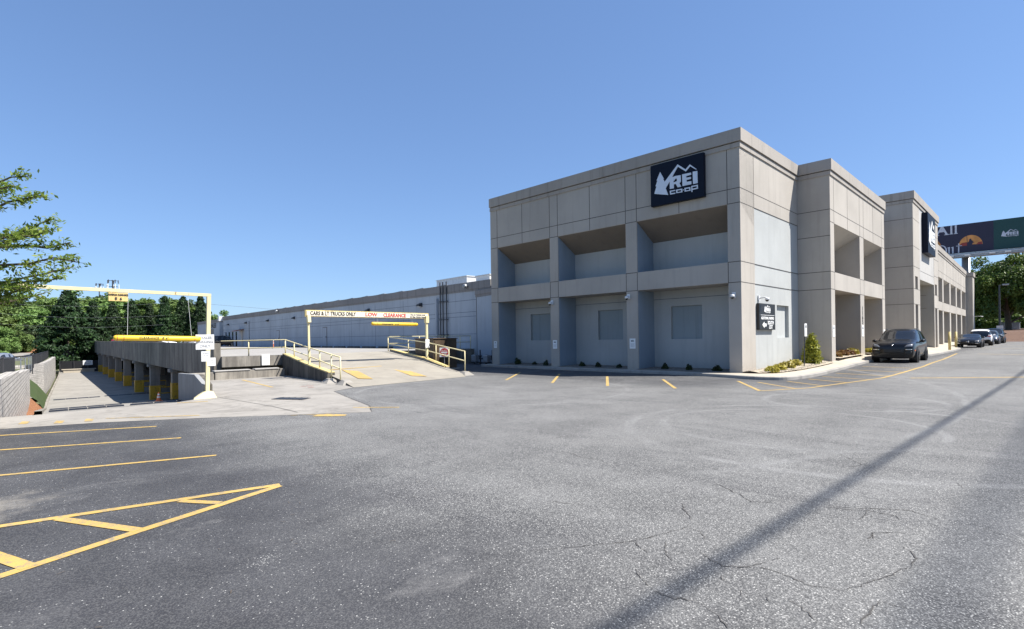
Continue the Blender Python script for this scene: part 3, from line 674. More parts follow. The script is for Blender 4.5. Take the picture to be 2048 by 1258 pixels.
# office end
mb=MB(WF); mb.box(-.5,.3,SE+.01,SE+17,-.5,4.95,'blue_wh'); mb.box(-.56,.3,SE+.01,SE+17,4.953,5.45,'band'); mb.box(-.62,.1,SE-.2,SE+.6,5.1,5.9,'light_metal'); part(mb,'office_wall',root)
mb=MB(WF); mb.box(-.55,-.505,SE+5.2,SE+8,.95,3.0,'glass_dark'); mb.box(-.56,-.505,SE+4.2,SE+9.0,3.1,3.9,'band'); part(mb,'office_entrance',root)
text('THALES',1.05,tuple(Vector(WF((-.52,SE+4.7,4.42)))),tuple(-ex),(0,0,1),'black_text',root,bold=.03,sx=1.35)
for k in range(4):
    s=60.3+k*2.1; mb=MB(WF); mb.box(-.02,.03,s,s+.75,.95,3.2,'glass_dark'); w=part(mb,'window',root)
def door(s,h,mat='blue_wh'):
    mb=MB(WF); mb.box(-.035,.0,s-.55,s+.55,.96,.96+h+.06,'band'); f=part(mb,'door',root)
    mb=MB(WF); mb.box(-.05,-.036,s-.47,s+.47,.98,.96+h-.02,mat); part(mb,'door_leaf',f)
    mb=MB(WF); mb.box(-.09,-.051,s-.42,s-.36,1.9,2.1,'dark_metal'); part(mb,'handle',f)
door(26.0,2.02); door(41.0,2.02); door(57.5,2.3,'white_stucco')
mb=MB(WF); mb.add([(-.02,56.3,3.5),(-1.0,56.3,3.3),(-1.0,59.0,3.3),(-.02,59,3.5),(-.02,56.3,3.42),(-1.0,56.3,3.22),(-1,59,3.22),(-.02,59,3.42)],[(0,1,2,3),(7,6,5,4),(0,4,5,1),(1,5,6,2),(2,6,7,3)],'maroon'); part(mb,'door_canopy',root)
mb=MB(WF); mb.tube([(-.06,53.6,1.),(-.06,53.6,4.6)],.06,'grey_metal',6); part(mb,'downpipe',root)
mb=MB(WF); mb.bar((-.12,4.75,.4),(-.12,4.75,4.55),.16,.16,'blue_wh'); part(mb,'downpipe',root)
mb=MB(WF); mb.tube([(-.04,-.0,.3),(-.04,-.0,4.7)],.05,'joint',6); part(mb,'downpipe',root)
for k,s in enumerate((3.45,3.9,4.25)):
    mb=MB(WF); mb.tube([(-.13,s,.6),(-.13,s,5.7)],.045,'dark_metal',8)
    for z in (1.9,3.0,4.3): mb.box(-.2,-.05,s-.1,s+.1,z-.03,z+.03,'dark_metal')
    part(mb,'conduit',root)
for k,s in enumerate((65.1,55.0,44.8,35.0,25.2,15.9,7.1)):   # wall pack lights
    z=4.22+s*.003
    mb=MB(WF); mb.prism([(-.005,s-.2,z-.14),(-.32,s-.2,z-.10),(-.32,s-.2,z+.02),(-.005,s-.2,z+.16)],(0,.4,0),'dark_metal'); l=part(mb,'wall_light',root)
    mb=MB(WF); mb.prism([(-.05,s-.16,z-.142),(-.28,s-.16,z-.115),(-.28,s-.16,z-.145),(-.05,s-.16,z-.165)],(0,.32,0),'white_metal'); part(mb,'lens',l)
for s in (40.6,1.0):
    mb=MB(); c=Vector(WF((-.28,s,wt(s)-.28))); mb.sphere(tuple(c),.17,'grey_metal'); mb.tube([tuple(c),WF((-.06,s,wt(s)-.28))],.05,'grey_metal',6); part(mb,'flood_light',root,smooth=True)
for s0,s1,h,t0,nm,mt in ((3.2,7.2,.72,1.5,'roof_unit','light_metal'),(-.6,.9,.42,.6,'roof_unit','white'),(46,48,.3,2,'roof_unit','light_metal'),(62,66,.35,2,'roof_unit','light_metal'),(68,70,.45,3,'roof_unit','grey_metal')):
    mb=MB(WF); z=wt(s0)-.3; mb.box(t0,t0+2.4,s0,s1,z,z+.3+h,mt); mb.box(t0-.05,t0+2.45,s0-.05,s1+.05,z+.3+h,z+.36+h,'light_metal'); part(mb,nm,root)
# link wall between warehouse and store
mb=MB(); 
P=[(22.45,22.72),(23.35,26.7)]
d=Vector((P[1][0]-P[0][0],P[1][1]-P[0][1],0)); n=Vector((d.y,-d.x,0)).normalized()
for z0,z1,o,m in ((-.2,4.35,0,'blue_wh'),(4.353,4.5,-.03,'band'),(4.503,4.78,-.07,'band')):
    q=[Vector((P[0][0],P[0][1],z0))+n*o,Vector((P[1][0],P[1][1],z0))+n*o]; mb.prism([tuple(q[0]),tuple(q[1]),tuple(q[1]+n*.4),tuple(q[0]+n*.4)],(0,0,z1-z0),m)
part(mb,'link_wall',root)
# pipes at its foot
root=thing('gas_meter_set','dark gas pipes and meters at the foot of the link wall','gas meter',(22.0,24,0))
mb=MB(); mb.tube([(22.0,23.0,.35),(22.55,26.2,.35)],.05,'dark_metal',8); mb.tube([(21.9,23.0,.12),(22.45,26.2,.12)],.04,'dark_metal',8); part(mb,'pipe_run',root)
for k in range(5):
    t=k/4.; x=22.05+.5*t;y=23.2+2.8*t; mb=MB(); mb.tube([(x,y,0),(x,y,.55+.35*(k%2))],.045,'dark_metal',8); mb.sphere((x,y,.5),.11,'dark_metal'); part(mb,'riser',root,smooth=True)
for k in range(2):
    mb=MB(); mb.box(21.75,22.05,23.9+k*1.1,24.3+k*1.1,.15,.6,'grey_metal'); part(mb,'meter',root,bevel=.03)
# cabinet
root=thing('steel_cabinet','large brown steel utility cabinet beside the foot of the ramp','cabinet',(17.3,22.7,0))
mb=MB(); mb.box(16.75,18.3,22.55,24.2,.06,1.62,'brown'); mb.box(16.7,18.35,22.5,24.25,1.623,1.67,'brown'); part(mb,'body',root,bevel=.012)
for x0,x1 in ((16.82,17.5),(17.54,18.22)):
    mb=MB(); mb.box(x0,x1,22.52,22.547,.18,1.52,'brown'); dd=part(mb,'door',root); mb=MB(); mb.box(x1-.12 if x0<17 else x0+.06,x1-.06 if x0<17 else x0+.12,22.49,22.518,.85,1.02,'grey_metal'); part(mb,'handle',dd)
mb=MB(); mb.box(16.65,18.4,22.4,24.35,-.02,.057,'apron'); part(mb,'pad',root)
s=thing('traffic_sign','square white sign with a red disc on the brown cabinet','sign',(16.9,22.0,.9))
c=Vector((16.95,21.9,.93)); rt=Vector((1,-.95,0)).normalized(); nn=rt.cross(Vector((0,0,1)))
mb=MB(); q=[c+rt*a*.24+Vector((0,0,b*.24)) for a,b in ((-1,-1),(1,-1),(1,1),(-1,1))]; mb.prism([tuple(p) for p in q],tuple(-nn*.008),'white'); part(mb,'plate',s)
mb=MB(); q=[c+nn*.002+rt*.215*math.cos(k*math.pi/14)+Vector((0,0,.215*math.sin(k*math.pi/14))) for k in range(28)]; mb.prism([tuple(p) for p in q],tuple(nn*.004),'sign_red'); part(mb,'disc',s)
mb=MB(); q=[c+nn*.008+rt*a*.16+Vector((0,0,b*.028)) for a,b in ((-1,-1),(1,-1),(1,1),(-1,1))]; mb.prism([tuple(p) for p in q],tuple(nn*.003),'white'); part(mb,'bar',s)
text('DO NOT',.075,c+nn*.008+Vector((0,0,.09)),rt,(0,0,1),'white',s,ext=.002); text('ENTER',.085,c+nn*.008-Vector((0,0,.1)),rt,(0,0,1),'white',s,ext=.002,bold=.002)
mb=MB(); mb.tube([tuple(c-nn*.03+Vector((0,0,-.93))),tuple(c-nn*.03+Vector((0,0,.2)))],.02,'grey_metal',6); part(mb,'stake',s)
# wheel stops at warehouse wall
ws=None
for k in range(9):
    p=WF((-1.0,11+k*3.0,.95)); lab='wheel stop number %d from the ramp, in the row against the warehouse wall'%(k+1)
    lab=['nearest dark wheel stop in the row against the warehouse wall','second dark wheel stop from the brown cabinet','third dark wheel stop from the brown cabinet','fourth dark wheel stop from the brown cabinet','middle dark wheel stop of the row against the warehouse wall','sixth dark wheel stop from the brown cabinet','dark wheel stop just right of the warehouse door','dark wheel stop in front of the warehouse door','farthest dark wheel stop against the warehouse wall'][k]
    if ws is None:
        mb=MB(); F0=EF(p); mb.tf=lambda q:tuple(nx*q[0]+ex*q[1]+Vector((0,0,q[2])))
        mb.prism([(-.12,-1.1,0),(-.08,-1.1,.14),(.08,-1.1,.14),(.12,-1.1,0)],(0,2.2,0),'black_conc'); ws=mb.build('wheel_stop'); ws.location=p; tag(ws,lab,'wheel stop','wheel stops along the warehouse wall')
    else: o=ws.copy(); C.objects.link(o); o.location=p; o['label']=lab
# ------------------------------------------------------------------ store building
ST=thing('store_building','large beige and grey blue concrete store with recessed bays and black logo signs','building',(21,8.34,0))
def LF(O,a,n):
    O=Vector(O);a=Vector(a);n=Vector(n)
    return lambda p: tuple(O+a*p[0]+n*p[1]+Vector((0,0,p[2])))
def hj(mb,s0,s1,z,m='joint',d=0): mb.box(s0,s1,d-.004,d+.01,z-.013,z+.013,m)
def vj(mb,s,z0,z1,m='joint',d=0): mb.box(s-.012,s+.012,d-.0045,d+.01,z0,z1,m)
def cornice(tf,L,zt,e0=0,e1=0,name='parapet',depth=.5,s0=0):
    mb=MB(tf); mb.box(s0-e0*.1,L+e1*.1,-.10,depth,zt-.5,zt,'beige_cap'); mb.box(s0-e0*.045,L+e1*.045,-.045,depth,zt-.72,zt-.535,'beige_cap'); mb.box(s0,L,-.0,depth,zt-.532,zt-.503,'joint')
    return part(mb,name,ST)
def bayed(tf,L,piers,backm,zg=-.1,ztop=8.93,dep=1.4,head=6.78,r1=4.48,r0=3.67,sof=5.97,name='facade_wall',mids=True,wall='beige'):
    mb=MB(tf)
    mb.prism([(0,0,head),(0,dep,sof),(0,dep,ztop),(0,0,ztop)],(L,0,0),wall)
    for a,b in piers: mb.box(a,b,0,dep,zg,head-.0005,wall)
    for (a,b),(c,d) in zip(piers,piers[1:]): mb.box(b,c,0.0,dep,r0,r1,wall)
    for z in (head+.58,): hj(mb,0,L,z)
    for a,b in piers:
        for z in (head,r1,r0): hj(mb,a,b,z)
        for s in (a,b):
            if 0.05<s<L-.05: vj(mb,s,head,ztop); vj(mb,s,r0,r1)
    if mids:
        for (a,b),(c,d) in zip(piers,piers[1:]): vj(mb,(b+c)/2,head,ztop)
    w=part(mb,name,ST)
    for (a,b),(c,d) in zip(piers,piers[1:]):
        m=MB(tf); m.prism([(b+.002,.15,head-.09),(b+.002,dep-.002,sof-.006),(b+.002,dep-.002,sof+.1),(b+.002,.15,head+.0)],(c-b-.004,0,0),'soffit') if False else None
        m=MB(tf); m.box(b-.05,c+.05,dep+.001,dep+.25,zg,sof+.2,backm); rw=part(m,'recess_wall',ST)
    return w
# front facade (faces the lot on the left)
FF=LF((21,22.64,0),(0,-1,0),(1,0,0))
FP=[(0,.56),(4.51,5.05),(9.10,9.68),(13.80,14.28)]
mb=MB(FF); L=14.30
mb.prism([(0,0,6.78),(0,1.4,5.97),(0,1.4,8.93),(0,0,8.93)],(L,0,0),'beige')
for a,b in FP: mb.box(a,b if b<14 else L-.001,0,1.4,-.1,6.7795,'beige')
for (a,b),(c,d) in zip(FP,FP[1:]): mb.box(b,c,0,1.4,3.67,4.48,'beige')
hj(mb,0,L-.5,7.35); hj(mb,L-.5,L,7.35)
for a,b in FP:
    b=min(b,14.299)
    for z in (6.78,4.48,3.67): hj(mb,a,b,z)
    for s in (a,b):
        if .05<s<14.2: vj(mb,s,6.78,8.93); vj(mb,s,3.67,4.48)
for s in (2.53,7.08,11.74): vj(mb,s,6.78,8.93)
part(mb,'facade_wall',ST)
for (a,b),(c,d) in zip(FP,FP[1:]):
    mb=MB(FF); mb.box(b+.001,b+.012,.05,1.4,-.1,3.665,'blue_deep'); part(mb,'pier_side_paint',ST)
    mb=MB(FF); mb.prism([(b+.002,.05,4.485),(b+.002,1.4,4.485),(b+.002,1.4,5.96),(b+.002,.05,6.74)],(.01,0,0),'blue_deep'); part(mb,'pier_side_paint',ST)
    mb=MB(FF); mb.prism([(b+.014,.02,6.766),(b+.014,1.4,5.966),(b+.014,1.4,5.955),(b+.014,.02,6.755)],(c-b-.02,0,0),'soffit'); part(mb,'sloping_soffit',ST)
wins=[(.56,4.51,2.52),(5.05,9.10,7.23),(9.68,13.80,11.29)]
for b,c,wc in wins:     # back wall with shallow blind window
    w0,w1,z0,z1=wc-.74,wc+.74,1.46,2.95
    mb=MB(FF); y0,y1=1.401,1.65
    mb.box(b-.05,w0,y0,y1,-.1,6.1,'blue'); mb.box(w1,c+.05,y0,y1,-.1,6.1,'blue'); mb.box(w0,w1,y0,y1,-.1,z0,'blue'); mb.box(w0,w1,y0,y1,z1,6.1,'blue'); hj(mb,b,c,3.30,'joint_blue',1.401)
    rw=part(mb,'recess_wall',ST); mb=MB(FF); mb.box(w0,w1,y0+.13,y1-.02,z0,z1,'blue_win'); part(mb,'blind_window',rw)
cornice(FF,14.30,9.65,0,1)
# right facade, first block: solid with blind window
RF=LF((21,8.34,0),(1,0,0),(0,1,0))
mb=MB(RF); L=6.8; a,b,z0,z1=3.89,5.42,1.45,2.9
mb.box(0.001,1.39,0.0,.49,-.1,6.78,'beige'); mb.box(0.001,L,0,1.3,6.7805,8.93,'beige')
part(mb,'facade_wall',ST)
mb=MB(RF); mb.box(1.3905,a,.012,.6,-.1,6.779,'blue'); mb.box(b,L,.012,.6,-.1,6.779,'blue'); mb.box(a,b,.012,.6,-.1,z0,'blue'); mb.box(a,b,.012,.6,z1,6.779,'blue'); pw=part(mb,'painted_panel',ST)
mb=MB(RF); mb.box(a,b,.15,.5,z0,z1,'blue'); part(mb,'blind_window',pw)
mb=MB(RF)
for z in (6.78,4.48,3.67): hj(mb,.0,L,z); 
hj(mb,0,L,7.35); vj(mb,1.39,6.8,8.93)
part(mb,'wall_joint',ST)
cornice(RF,6.8,9.65,0,-1,s0=.5)
mb=MB(); mb.box(20.9,20.999,8.24,8.339,9.15,9.65,'beige_cap'); 
# second block
S2=LF((27.8,6.95,0),(1,0,0),(0,1,0))
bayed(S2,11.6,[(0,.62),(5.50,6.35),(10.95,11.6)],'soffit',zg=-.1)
cornice(S2,11.6,9.65,0,1,s0=.5)
SD=LF((27.8,8.34,0),(0,-1,0),(1,0,0))
mb=MB(SD); mb.box(0,1.388,-.003,.3,-.1,8.93,'beige')
for z in (7.35,6.14,4.48,3.67): hj(mb,0,1.38,z,d=-.003)
part(mb,'side_wall',ST); cornice(SD,1.39,9.65,0,1)
mb=MB(); mb.box(39.2,42.6,8.0,8.4,-.1,9.4,'beige'); part(mb,'link_wall',ST)
mb=MB(); mb.box(39.405,39.55,6.96,7.99,-.1,8.9,'beige'); part(mb,'link_wall',ST)
# third block, tall, with portal
S3=LF((42.7,5.96,0),(1,0,0),(0,1,0))
mb=MB(S3); L=11.3
def wallwith(mb,cols,zg,zt,d,m):
    # cols: list of (s0,s1,[(z0,z1) openings])
    for s0,s1,ops in cols:
        z=zg
        for a,b in ops: 
            if a>z: mb.box(s0,s1,0,d,z,a,m)
            z=b
        mb.box(s0,s1,0,d,z,zt,m)
wallwith(mb,[(0,.6,[]),(.6,1.6,[(.1,3.45),(4.45,5.3)]),(1.6,2.45,[]),(9.0,9.4,[]),(9.4,10.5,[(.1,3.45),(4.45,5.3)]),(10.5,11.3,[])],-.1,10.02,.5,'beige')
for z in (9.0,7.2,5.9,4.45,3.45): hj(mb,0,2.45,z); hj(mb,9.0,11.3,z)
part(mb,'facade_wall',ST)
mb=MB(S3); mb.box(2.452,8.998,.01,.5,5.2,10.02,'white_stucco'); mb.box(2.46,8.99,.005,.02,5.78,5.80,'joint'); part(mb,'pale_portal_panel',ST)
mb=MB(S3); mb.box(2.2,2.449,.5,3,-.1,5.2,'beige'); mb.box(9.001,9.3,.5,3,-.1,5.2,'beige'); mb.box(2.45,9.0,.5,3,5.2,5.4,'beige'); mb.box(2.2,9.3,3.0,3.2,-.1,5.4,'beige'); mb.box(.4,2.2,.51,.8,0,5.4,'soffit'); mb.box(9.3,10.9,.51,.8,0,5.4,'soffit')
for z in (4.45,3.45): mb.box(8.99,9.0,.5,3,z-.01,z+.01,'joint')
part(mb,'portal_recess',ST)
mb=MB(S3); mb.box(3.6,7.9,2.9,2.99,.1,2.9,'glass_dark'); mb.box(3.5,8.0,2.93,2.995,2.9,3.05,'dark_metal'); part(mb,'entrance_door',ST)
cornice(S3,11.3,10.75,0,1,s0=.5)
SD=LF((42.7,8.36,0),(0,-1,0),(1,0,0))
mb=MB(SD); mb.box(0,2.4,-.003,.39,-.1,10.02,'beige')
for z in (9.0,7.2,5.9,4.45,3.45): hj(mb,0,2.38,z,d=-.003)
part(mb,'side_wall',ST); cornice(SD,2.4,10.75,0,1)
mb=MB(); mb.box(53.7,53.999,6.46,9,-.1,10.2,'beige'); part(mb,'side_wall',ST)
# long low wing
wd=Vector((31,.48,0)).normalized(); SW=LF((54,6.83,0),wd,(-wd.y,wd.x,0))
pi_=[(0,.6),(5.4,6.3),(12.35,13.4),(18.85,20.1),(25.6,26.9),(31.9,33.4),(39.0,39.6)]
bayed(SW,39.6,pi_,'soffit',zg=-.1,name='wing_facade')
cornice(SW,39.6,9.65,0,1)
mb=MB(); mb.box(93.6,96,6.75,12,-.1,8.9,'beige'); part(mb,'end_block',ST)
mb=MB(); mb.box(93.5,96.2,6.65,12,8.95,9.5,'beige_cap'); part(mb,'parapet',ST)
# roofs and hidden sides
mb=MB(); mb.box(21.4,54,8.6,22.3,8.6,8.8,'roof'); mb.box(43.2,53.7,6.6,22,9.6,9.75,'roof'); mb.box(54,93,7.9,22,8.6,8.8,'roof'); part(mb,'roof',ST)
mb=MB(); mb.box(22.6,96,22.2,22.6,-.1,9.2,'beige'); mb.box(95.6,96,12,22.2,-.1,9.2,'beige'); part(mb,'rear_wall',ST)

# logo
LG=[[[(0.079,0.301),(0.123,0.47),(0.104,0.476),(0.145,0.605),(0.128,0.61),(0.199,0.794),(0.27,0.611),(0.257,0.609),(0.285,0.533),(0.537,0.867),(0.683,0.704),(0.762,0.794),(0.885,0.643),(0.866,0.645),(0.765,0.751),(0.686,0.654),(0.54,0.814),(0.432,0.608),(0.45,0.6),(0.492,0.61),(0.591,0.599),(0.593,0.453),(0.565,0.416),(0.598,0.329),(0.531,0.332),(0.495,0.423),(0.46,0.42),(0.459,0.329),(0.383,0.333),(0.382,0.515),(0.303,0.373),(0.351,0.201)],[(0.452,0.484),(0.461,0.47),(0.52,0.481),(0.518,0.541),(0.491,0.545)]],
[[(0.617,0.608),(0.78,0.6),(0.782,0.551),(0.693,0.546),(0.695,0.507),(0.777,0.502),(0.778,0.456),(0.697,0.455),(0.699,0.411),(0.783,0.404),(0.784,0.333),(0.622,0.335)]],
[[(0.81,0.61),(0.893,0.602),(0.897,0.326),(0.815,0.327)]],
[[(0.382,0.291),(0.483,0.285),(0.485,0.261),(0.406,0.265),(0.405,0.228),(0.486,0.221),(0.485,0.195),(0.387,0.2)]],
[[(0.501,0.283),(0.615,0.278),(0.618,0.194),(0.503,0.201)],[(0.525,0.258),(0.525,0.219),(0.596,0.215),(0.595,0.254)]],
[[(0.657,0.28),(0.764,0.272),(0.767,0.188),(0.659,0.195)],[(0.679,0.254),(0.68,0.215),(0.745,0.21),(0.744,0.249)]],
[[(0.782,0.289),(0.898,0.288),(0.9,0.198),(0.801,0.197),(0.802,0.153),(0.782,0.155)],[(0.801,0.264),(0.802,0.223),(0.88,0.223),(0.878,0.262)]],
[[(0.625,0.246),(0.636,0.26),(0.644,0.243),(0.634,0.228)]]]
def logo(O,rt,up,w,h,mat,root,t=.02):   # O lower-left corner of the unit square
    O=Vector(O);rt=Vector(rt).normalized();up=Vector(up);nn=rt.cross(up)
    mb=MB()
    for loops in LG:
        P=[[O+rt*a*w+up*b*h for a,b in l] for l in loops]; fl=[(a,b) for l in loops for a,b in l]
        tri=tessellate_polygon([[Vector((a,b,0)) for a,b in l] for l in loops]); pts=[p for l in P for p in l]
        n=len(pts); vs=[tuple(p+nn*t) for p in pts]+[tuple(p) for p in pts]; fs=[tuple(x) for x in tri]
        k=0
        for l in P:
            m=len(l); fs+=[(k+i,k+(i+1)%m,n+k+(i+1)%m,n+k+i) for i in range(m)]; k+=m
        mb.add(vs,fs,mat)
    return part(mb,'logo',root)
s=thing('logo_sign','square navy logo sign high on the shaded front of the store','sign',(20.9,10.9,7.2),'navy logo signs on the store')
mb=MB(); mb.box(20.80,20.995,9.70,12.11,7.235,9.025,'navy'); part(mb,'cabinet',s,bevel=.015)
logo((20.797,12.11,7.235),(0,-1,0),(0,0,1),2.41,1.79,'logo',s)
s=thing('logo_sign','navy logo box sign on the sunlit side above the tall portal','sign',(48,5.8,7.1),'navy logo signs on the store')
mb=MB(); mb.box(46.24,49.7,5.62,5.957,7.09,9.88,'navy'); part(mb,'cabinet',s,bevel=.015)
logo((46.24,5.617,7.09),(1,0,0),(0,0,1),3.46,2.79,'white',s)
# small direction sign
s=thing('direction_sign','small black parking direction sign with a left arrow on the sunlit wall','sign',(23.4,8.2,1.8))
mb=MB(); mb.box(22.5,24.30,8.22,8.337,1.80,2.89,'black'); part(mb,'panel',s,bevel=.01)
logo((22.95,8.217,2.42),(1,0,0),(0,0,1),.85,.47,'white',s,.006)
mb=MB(); mb.box(22.62,24.18,8.212,8.2195,2.40,2.415,'white'); part(mb,'rule',s)
text('ADDITIONAL PARKING',.15,(23.4,8.217,2.28),(1,0,0),(0,0,1),'white',s,bold=.004,sx=.92)
text('SOUTH',.21,(23.75,8.217,2.09),(1,0,0),(0,0,1),'white',s,bold=.005); text('LOT',.21,(23.75,8.217,1.91),(1,0,0),(0,0,1),'white',s,bold=.005)
mb=MB(); mb.prism([(22.8,8.21,2.0),(23.02,8.21,2.13),(23.02,8.21,2.06),(23.24,8.21,2.06),(23.24,8.21,1.94),(23.02,8.21,1.94),(23.02,8.21,1.87)],(0,.009,0),'white'); part(mb,'arrow',s)
# little notices on the piers
def pier_notice(O,rt,w,h,label):
    O=Vector(O);rt=Vector(rt);up=Vector((0,0,1));nn=rt.cross(up); s=thing('pier_notice',label,'notice',tuple(O),'small white notices on the store piers')
    q=[O+rt*a*w/2+up*b*h/2+nn*.003 for a,b in ((-1,-1),(1,-1),(1,1),(-1,1))]; mb=MB(); mb.prism([tuple(p) for p in q],tuple(nn*.012),'white'); part(mb,'plate',s)
    logo(O-rt*w*.32+up*h*.12+nn*.016,tuple(rt),(0,0,1),w*.64,h*.3,'black_text',s,.002)
    mb=MB()
    for k in range(4):
        z=-.02-.09*k; q=[O+rt*a*w*(.36-.04*(k%2))+up*(z*h*1.1+b*h*.014)+nn*.0155 for a,b in ((-1,-1),(1,-1),(1,1),(-1,1))]; mb.prism([tuple(p) for p in q],tuple(nn*.002),'grey_text')
    part(mb,'text_lines',s)
pier_notice((21,22.34,1.25),(0,-1,0),.24,.38,'small white notice on the leftmost shaded pier')
pier_notice((21,17.86,1.25),(0,-1,0),.27,.44,'small white notice on the second shaded pier from the left')
pier_notice((21,13.25,1.28),(0,-1,0),.30,.46,'small white notice on the third shaded pier from the left')
pier_notice((28.1,6.95,1.72),(1,0,0),.36,.52,'small white notice on the sunlit corner pier behind the shrub')
pier_notice((33.7,6.95,1.72),(1,0,0),.4,.6,'small white notice on the middle sunlit pier behind the shrub')
pier_notice((39.1,6.95,1.55),(1,0,0),.36,.5,'small white notice on the sunlit pier behind the black car')
s=thing('painted_number','vertical dark address figures on the middle sunlit pier','sign',(33.7,6.9,2.4))
for k,t in enumerate('1165'): text(t,.3,(33.72,6.944,2.92-k*.24),(1,0,0),(0,0,1),'black_text',s,sx=1.6,bold=.006)
# security cameras
def camera_thing(O,nn,label,arm=.18):
    O=Vector(O);nn=Vector(nn); s=thing('security_camera',label,'security camera',tuple(O),'white dome security cameras on the store'); t=nn.cross(Vector((0,0,1)))
    mb=MB(); q=[O+t*a*.07+Vector((0,0,b*.11)) for a,b in ((-1,-1),(1,-1),(1,1),(-1,1))]; mb.prism([tuple(p) for p in q],tuple(nn*.04),'white_metal'); part(mb,'bracket',s)
    mb=MB(); mb.tube([tuple(O+nn*.04),tuple(O+nn*(arm*.7)+Vector((0,0,.03))),tuple(O+nn*arm)],.028,'white_metal',8); part(mb,'arm',s,smooth=True)
    c=O+nn*arm-Vector((0,0,.06)); mb=MB(); mb.tube([tuple(c+Vector((0,0,.07))),tuple(c-Vector((0,0,.03)))],[.075,.09],'white_metal',14); part(mb,'housing',s,smooth=True)
    mb=MB(); mb.sphere(tuple(c-Vector((0,0,.03))),.07,'glass_dark'); part(mb,'dome',s,smooth=True)
camera_thing((21,18.02,3.42),(-1,0,0),'white dome camera on the second shaded pier from the left')
camera_thing((21,13.42,3.42),(-1,0,0),'white dome camera on the third shaded pier from the left')
camera_thing((21,8.62,3.17),(-1,0,0),'white dome camera on the shaded face of the corner pier')
camera_thing((22.75,8.34,3.1),(0,-1,0),'white dome camera on a long arm above the parking direction sign',.34)
camera_thing((93.7,6.73,3.6),(0,-1,0),'white dome camera at the far end of the store',.9)

# ------------------------------------------------------------------ store kerb, walk and gravel
K=[(20.35,22.9),(20.25,18),(20.2,12),(20.15,9.8),(19.85,8.4),(19.5,7.3),(19.75,6.45),(20.7,6.15),(22.5,6.08),(26,6.1),(31,6.05),(38,5.7),(40.5,4.9),(50,4.75),(57,4.9),(60,5.5),(70,5.6),(80,5.8),(96,6.2)]
def smoothpts(P,n=6):
    out=[]
    for i in range(len(P)-1):
        p0=Vector(P[max(i-1,0)]);p1=Vector(P[i]);p2=Vector(P[i+1]);p3=Vector(P[min(i+2,len(P)-1)])
        for k in range(n):
            t=k/n; out.append(.5*((2*p1)+(-p0+p2)*t+(2*p0-5*p1+4*p2-p3)*t*t+(-p0+3*p1-3*p2+p3)*t**3))
    out.append(Vector(P[-1])); return [tuple(p) for p in out]
KS=smoothpts([(a,b,0) for a,b in K]); KS=[(p[0],p[1]) for p in KS]
def kz(x,y): return zr(x)+.12
def inner(x,y):   # point on the building line
    if y>8.34 and x<21.6: return (21.3,y)
    if x<27: return (max(x,21.3),8.5)
    if x<42.7: return (x,7.2)
    if x<54: return (x,6.2)
    return (x,7.6)
mb=MB(); 
for a,b in zip(KS,KS[1:]):
    d=Vector((b[0]-a[0],b[1]-a[1],0)).normalized(); n=Vector((-d.y,d.x,0))*.15
    za=kz(*a);zb=kz(*b)
    v=[(a[0],a[1],-.1),(a[0],a[1],za-.02),(a[0]+n.x*.2,a[1]+n.y*.2,za),(a[0]+n.x,a[1]+n.y,za),(b[0],b[1],-.1),(b[0],b[1],zb-.02),(b[0]+n.x*.2,b[1]+n.y*.2,zb),(b[0]+n.x,b[1]+n.y,zb)]
    mb.add(v,[(4,5,1,0),(5,6,2,1),(6,7,3,2)],'kerb')
struct(mb,'store_kerb')
def wz(x,y):  # walk height
    base=kz(x,y)
    return base
mb=MB(); vs=[];fs=[]
pts=[(a,b) for a,b in KS]
off=[]
for i,p in enumerate(pts):
    a=pts[max(i-1,0)];b=pts[min(i+1,len(pts)-1)]; d=Vector((b[0]-a[0],b[1]-a[1],0)).normalized(); off.append((p[0]-d.y*.15,p[1]+d.x*.15))
for p in off:
    x,y=p
    if y>8.34 and x<21: q=(21.6,max(y,8.5))
    elif x<21.3: q=(21.6,8.6)
    elif x<27.8: q=(x,8.6)
    elif x<42.7: q=(x,7.3)
    elif x<54: q=(x,6.6)
    else: q=(x,7.8)
    r=min(1,max(0,(q[0]-22)/8)); vs+=[(x,y,kz(x,y)-.001),(q[0],q[1],kz(*q)+.2*r)]
for i in range(len(off)-1): fs.append((2*i,2*i+1,2*i+3,2*i+2))
mb.add(vs,fs,'walk'); 
for x in (22.6,25.2,28,31,34,37):  # control joints
    y0=6.3; mb.add([(x-.012,y0,kz(x,y0)+.004),(x+.012,y0,kz(x,y0)+.004),(x+.012,7.5,kz(x,y0)+.10),(x-.012,7.5,kz(x,y0)+.10)],[(0,1,2,3)],'kerb') if False else None
struct(mb,'store_walk')
def rz_(x): return min(1,max(0,(x-22)/8))
mb=MB()
# sunlit corner bed
bed=[(21.0,8.0),(20.9,7.75),(21.2,7.45),(22.0,7.15),(23.5,6.95),(25.5,6.85),(27.2,6.8),(27.85,6.9)]
vs=[];fs=[]; n=14
for i in range(n+1):
    x=20.95+6.88*i/n; t=(x-20.95)/6.9
    # outer y
    for (a,b),(c,d) in zip(bed[1:],bed[2:]):
        if x<=c+.001: yo=b+(d-b)*(x-a)/(c-a); break
    yi=8.36; 
    for j in range(5):
        y=yo+(yi-yo)*j/4; vs.append((x,y,kz(x,y)+.2*rz_(x)*((y-6.1)/2.4)+.03+.05*math.sin(j/4*math.pi)+.012*random.random()))
for i in range(n):
    for j in range(4): a=i*5+j; fs.append((a,a+5,a+6,a+1))
mb.add(vs,fs,'gravel')
for x0,x1 in ((28.4,33.3),(34.2,38.7)):
    vs=[(x0,6.75,kz(x0,6)+.22),(x1,6.75,kz(x1,6)+.22),(x1,8.35,kz(x1,6)+.3),(x0,8.35,kz(x0,6)+.3)]; mb.add(vs,[(0,1,2,3)],'gravel')
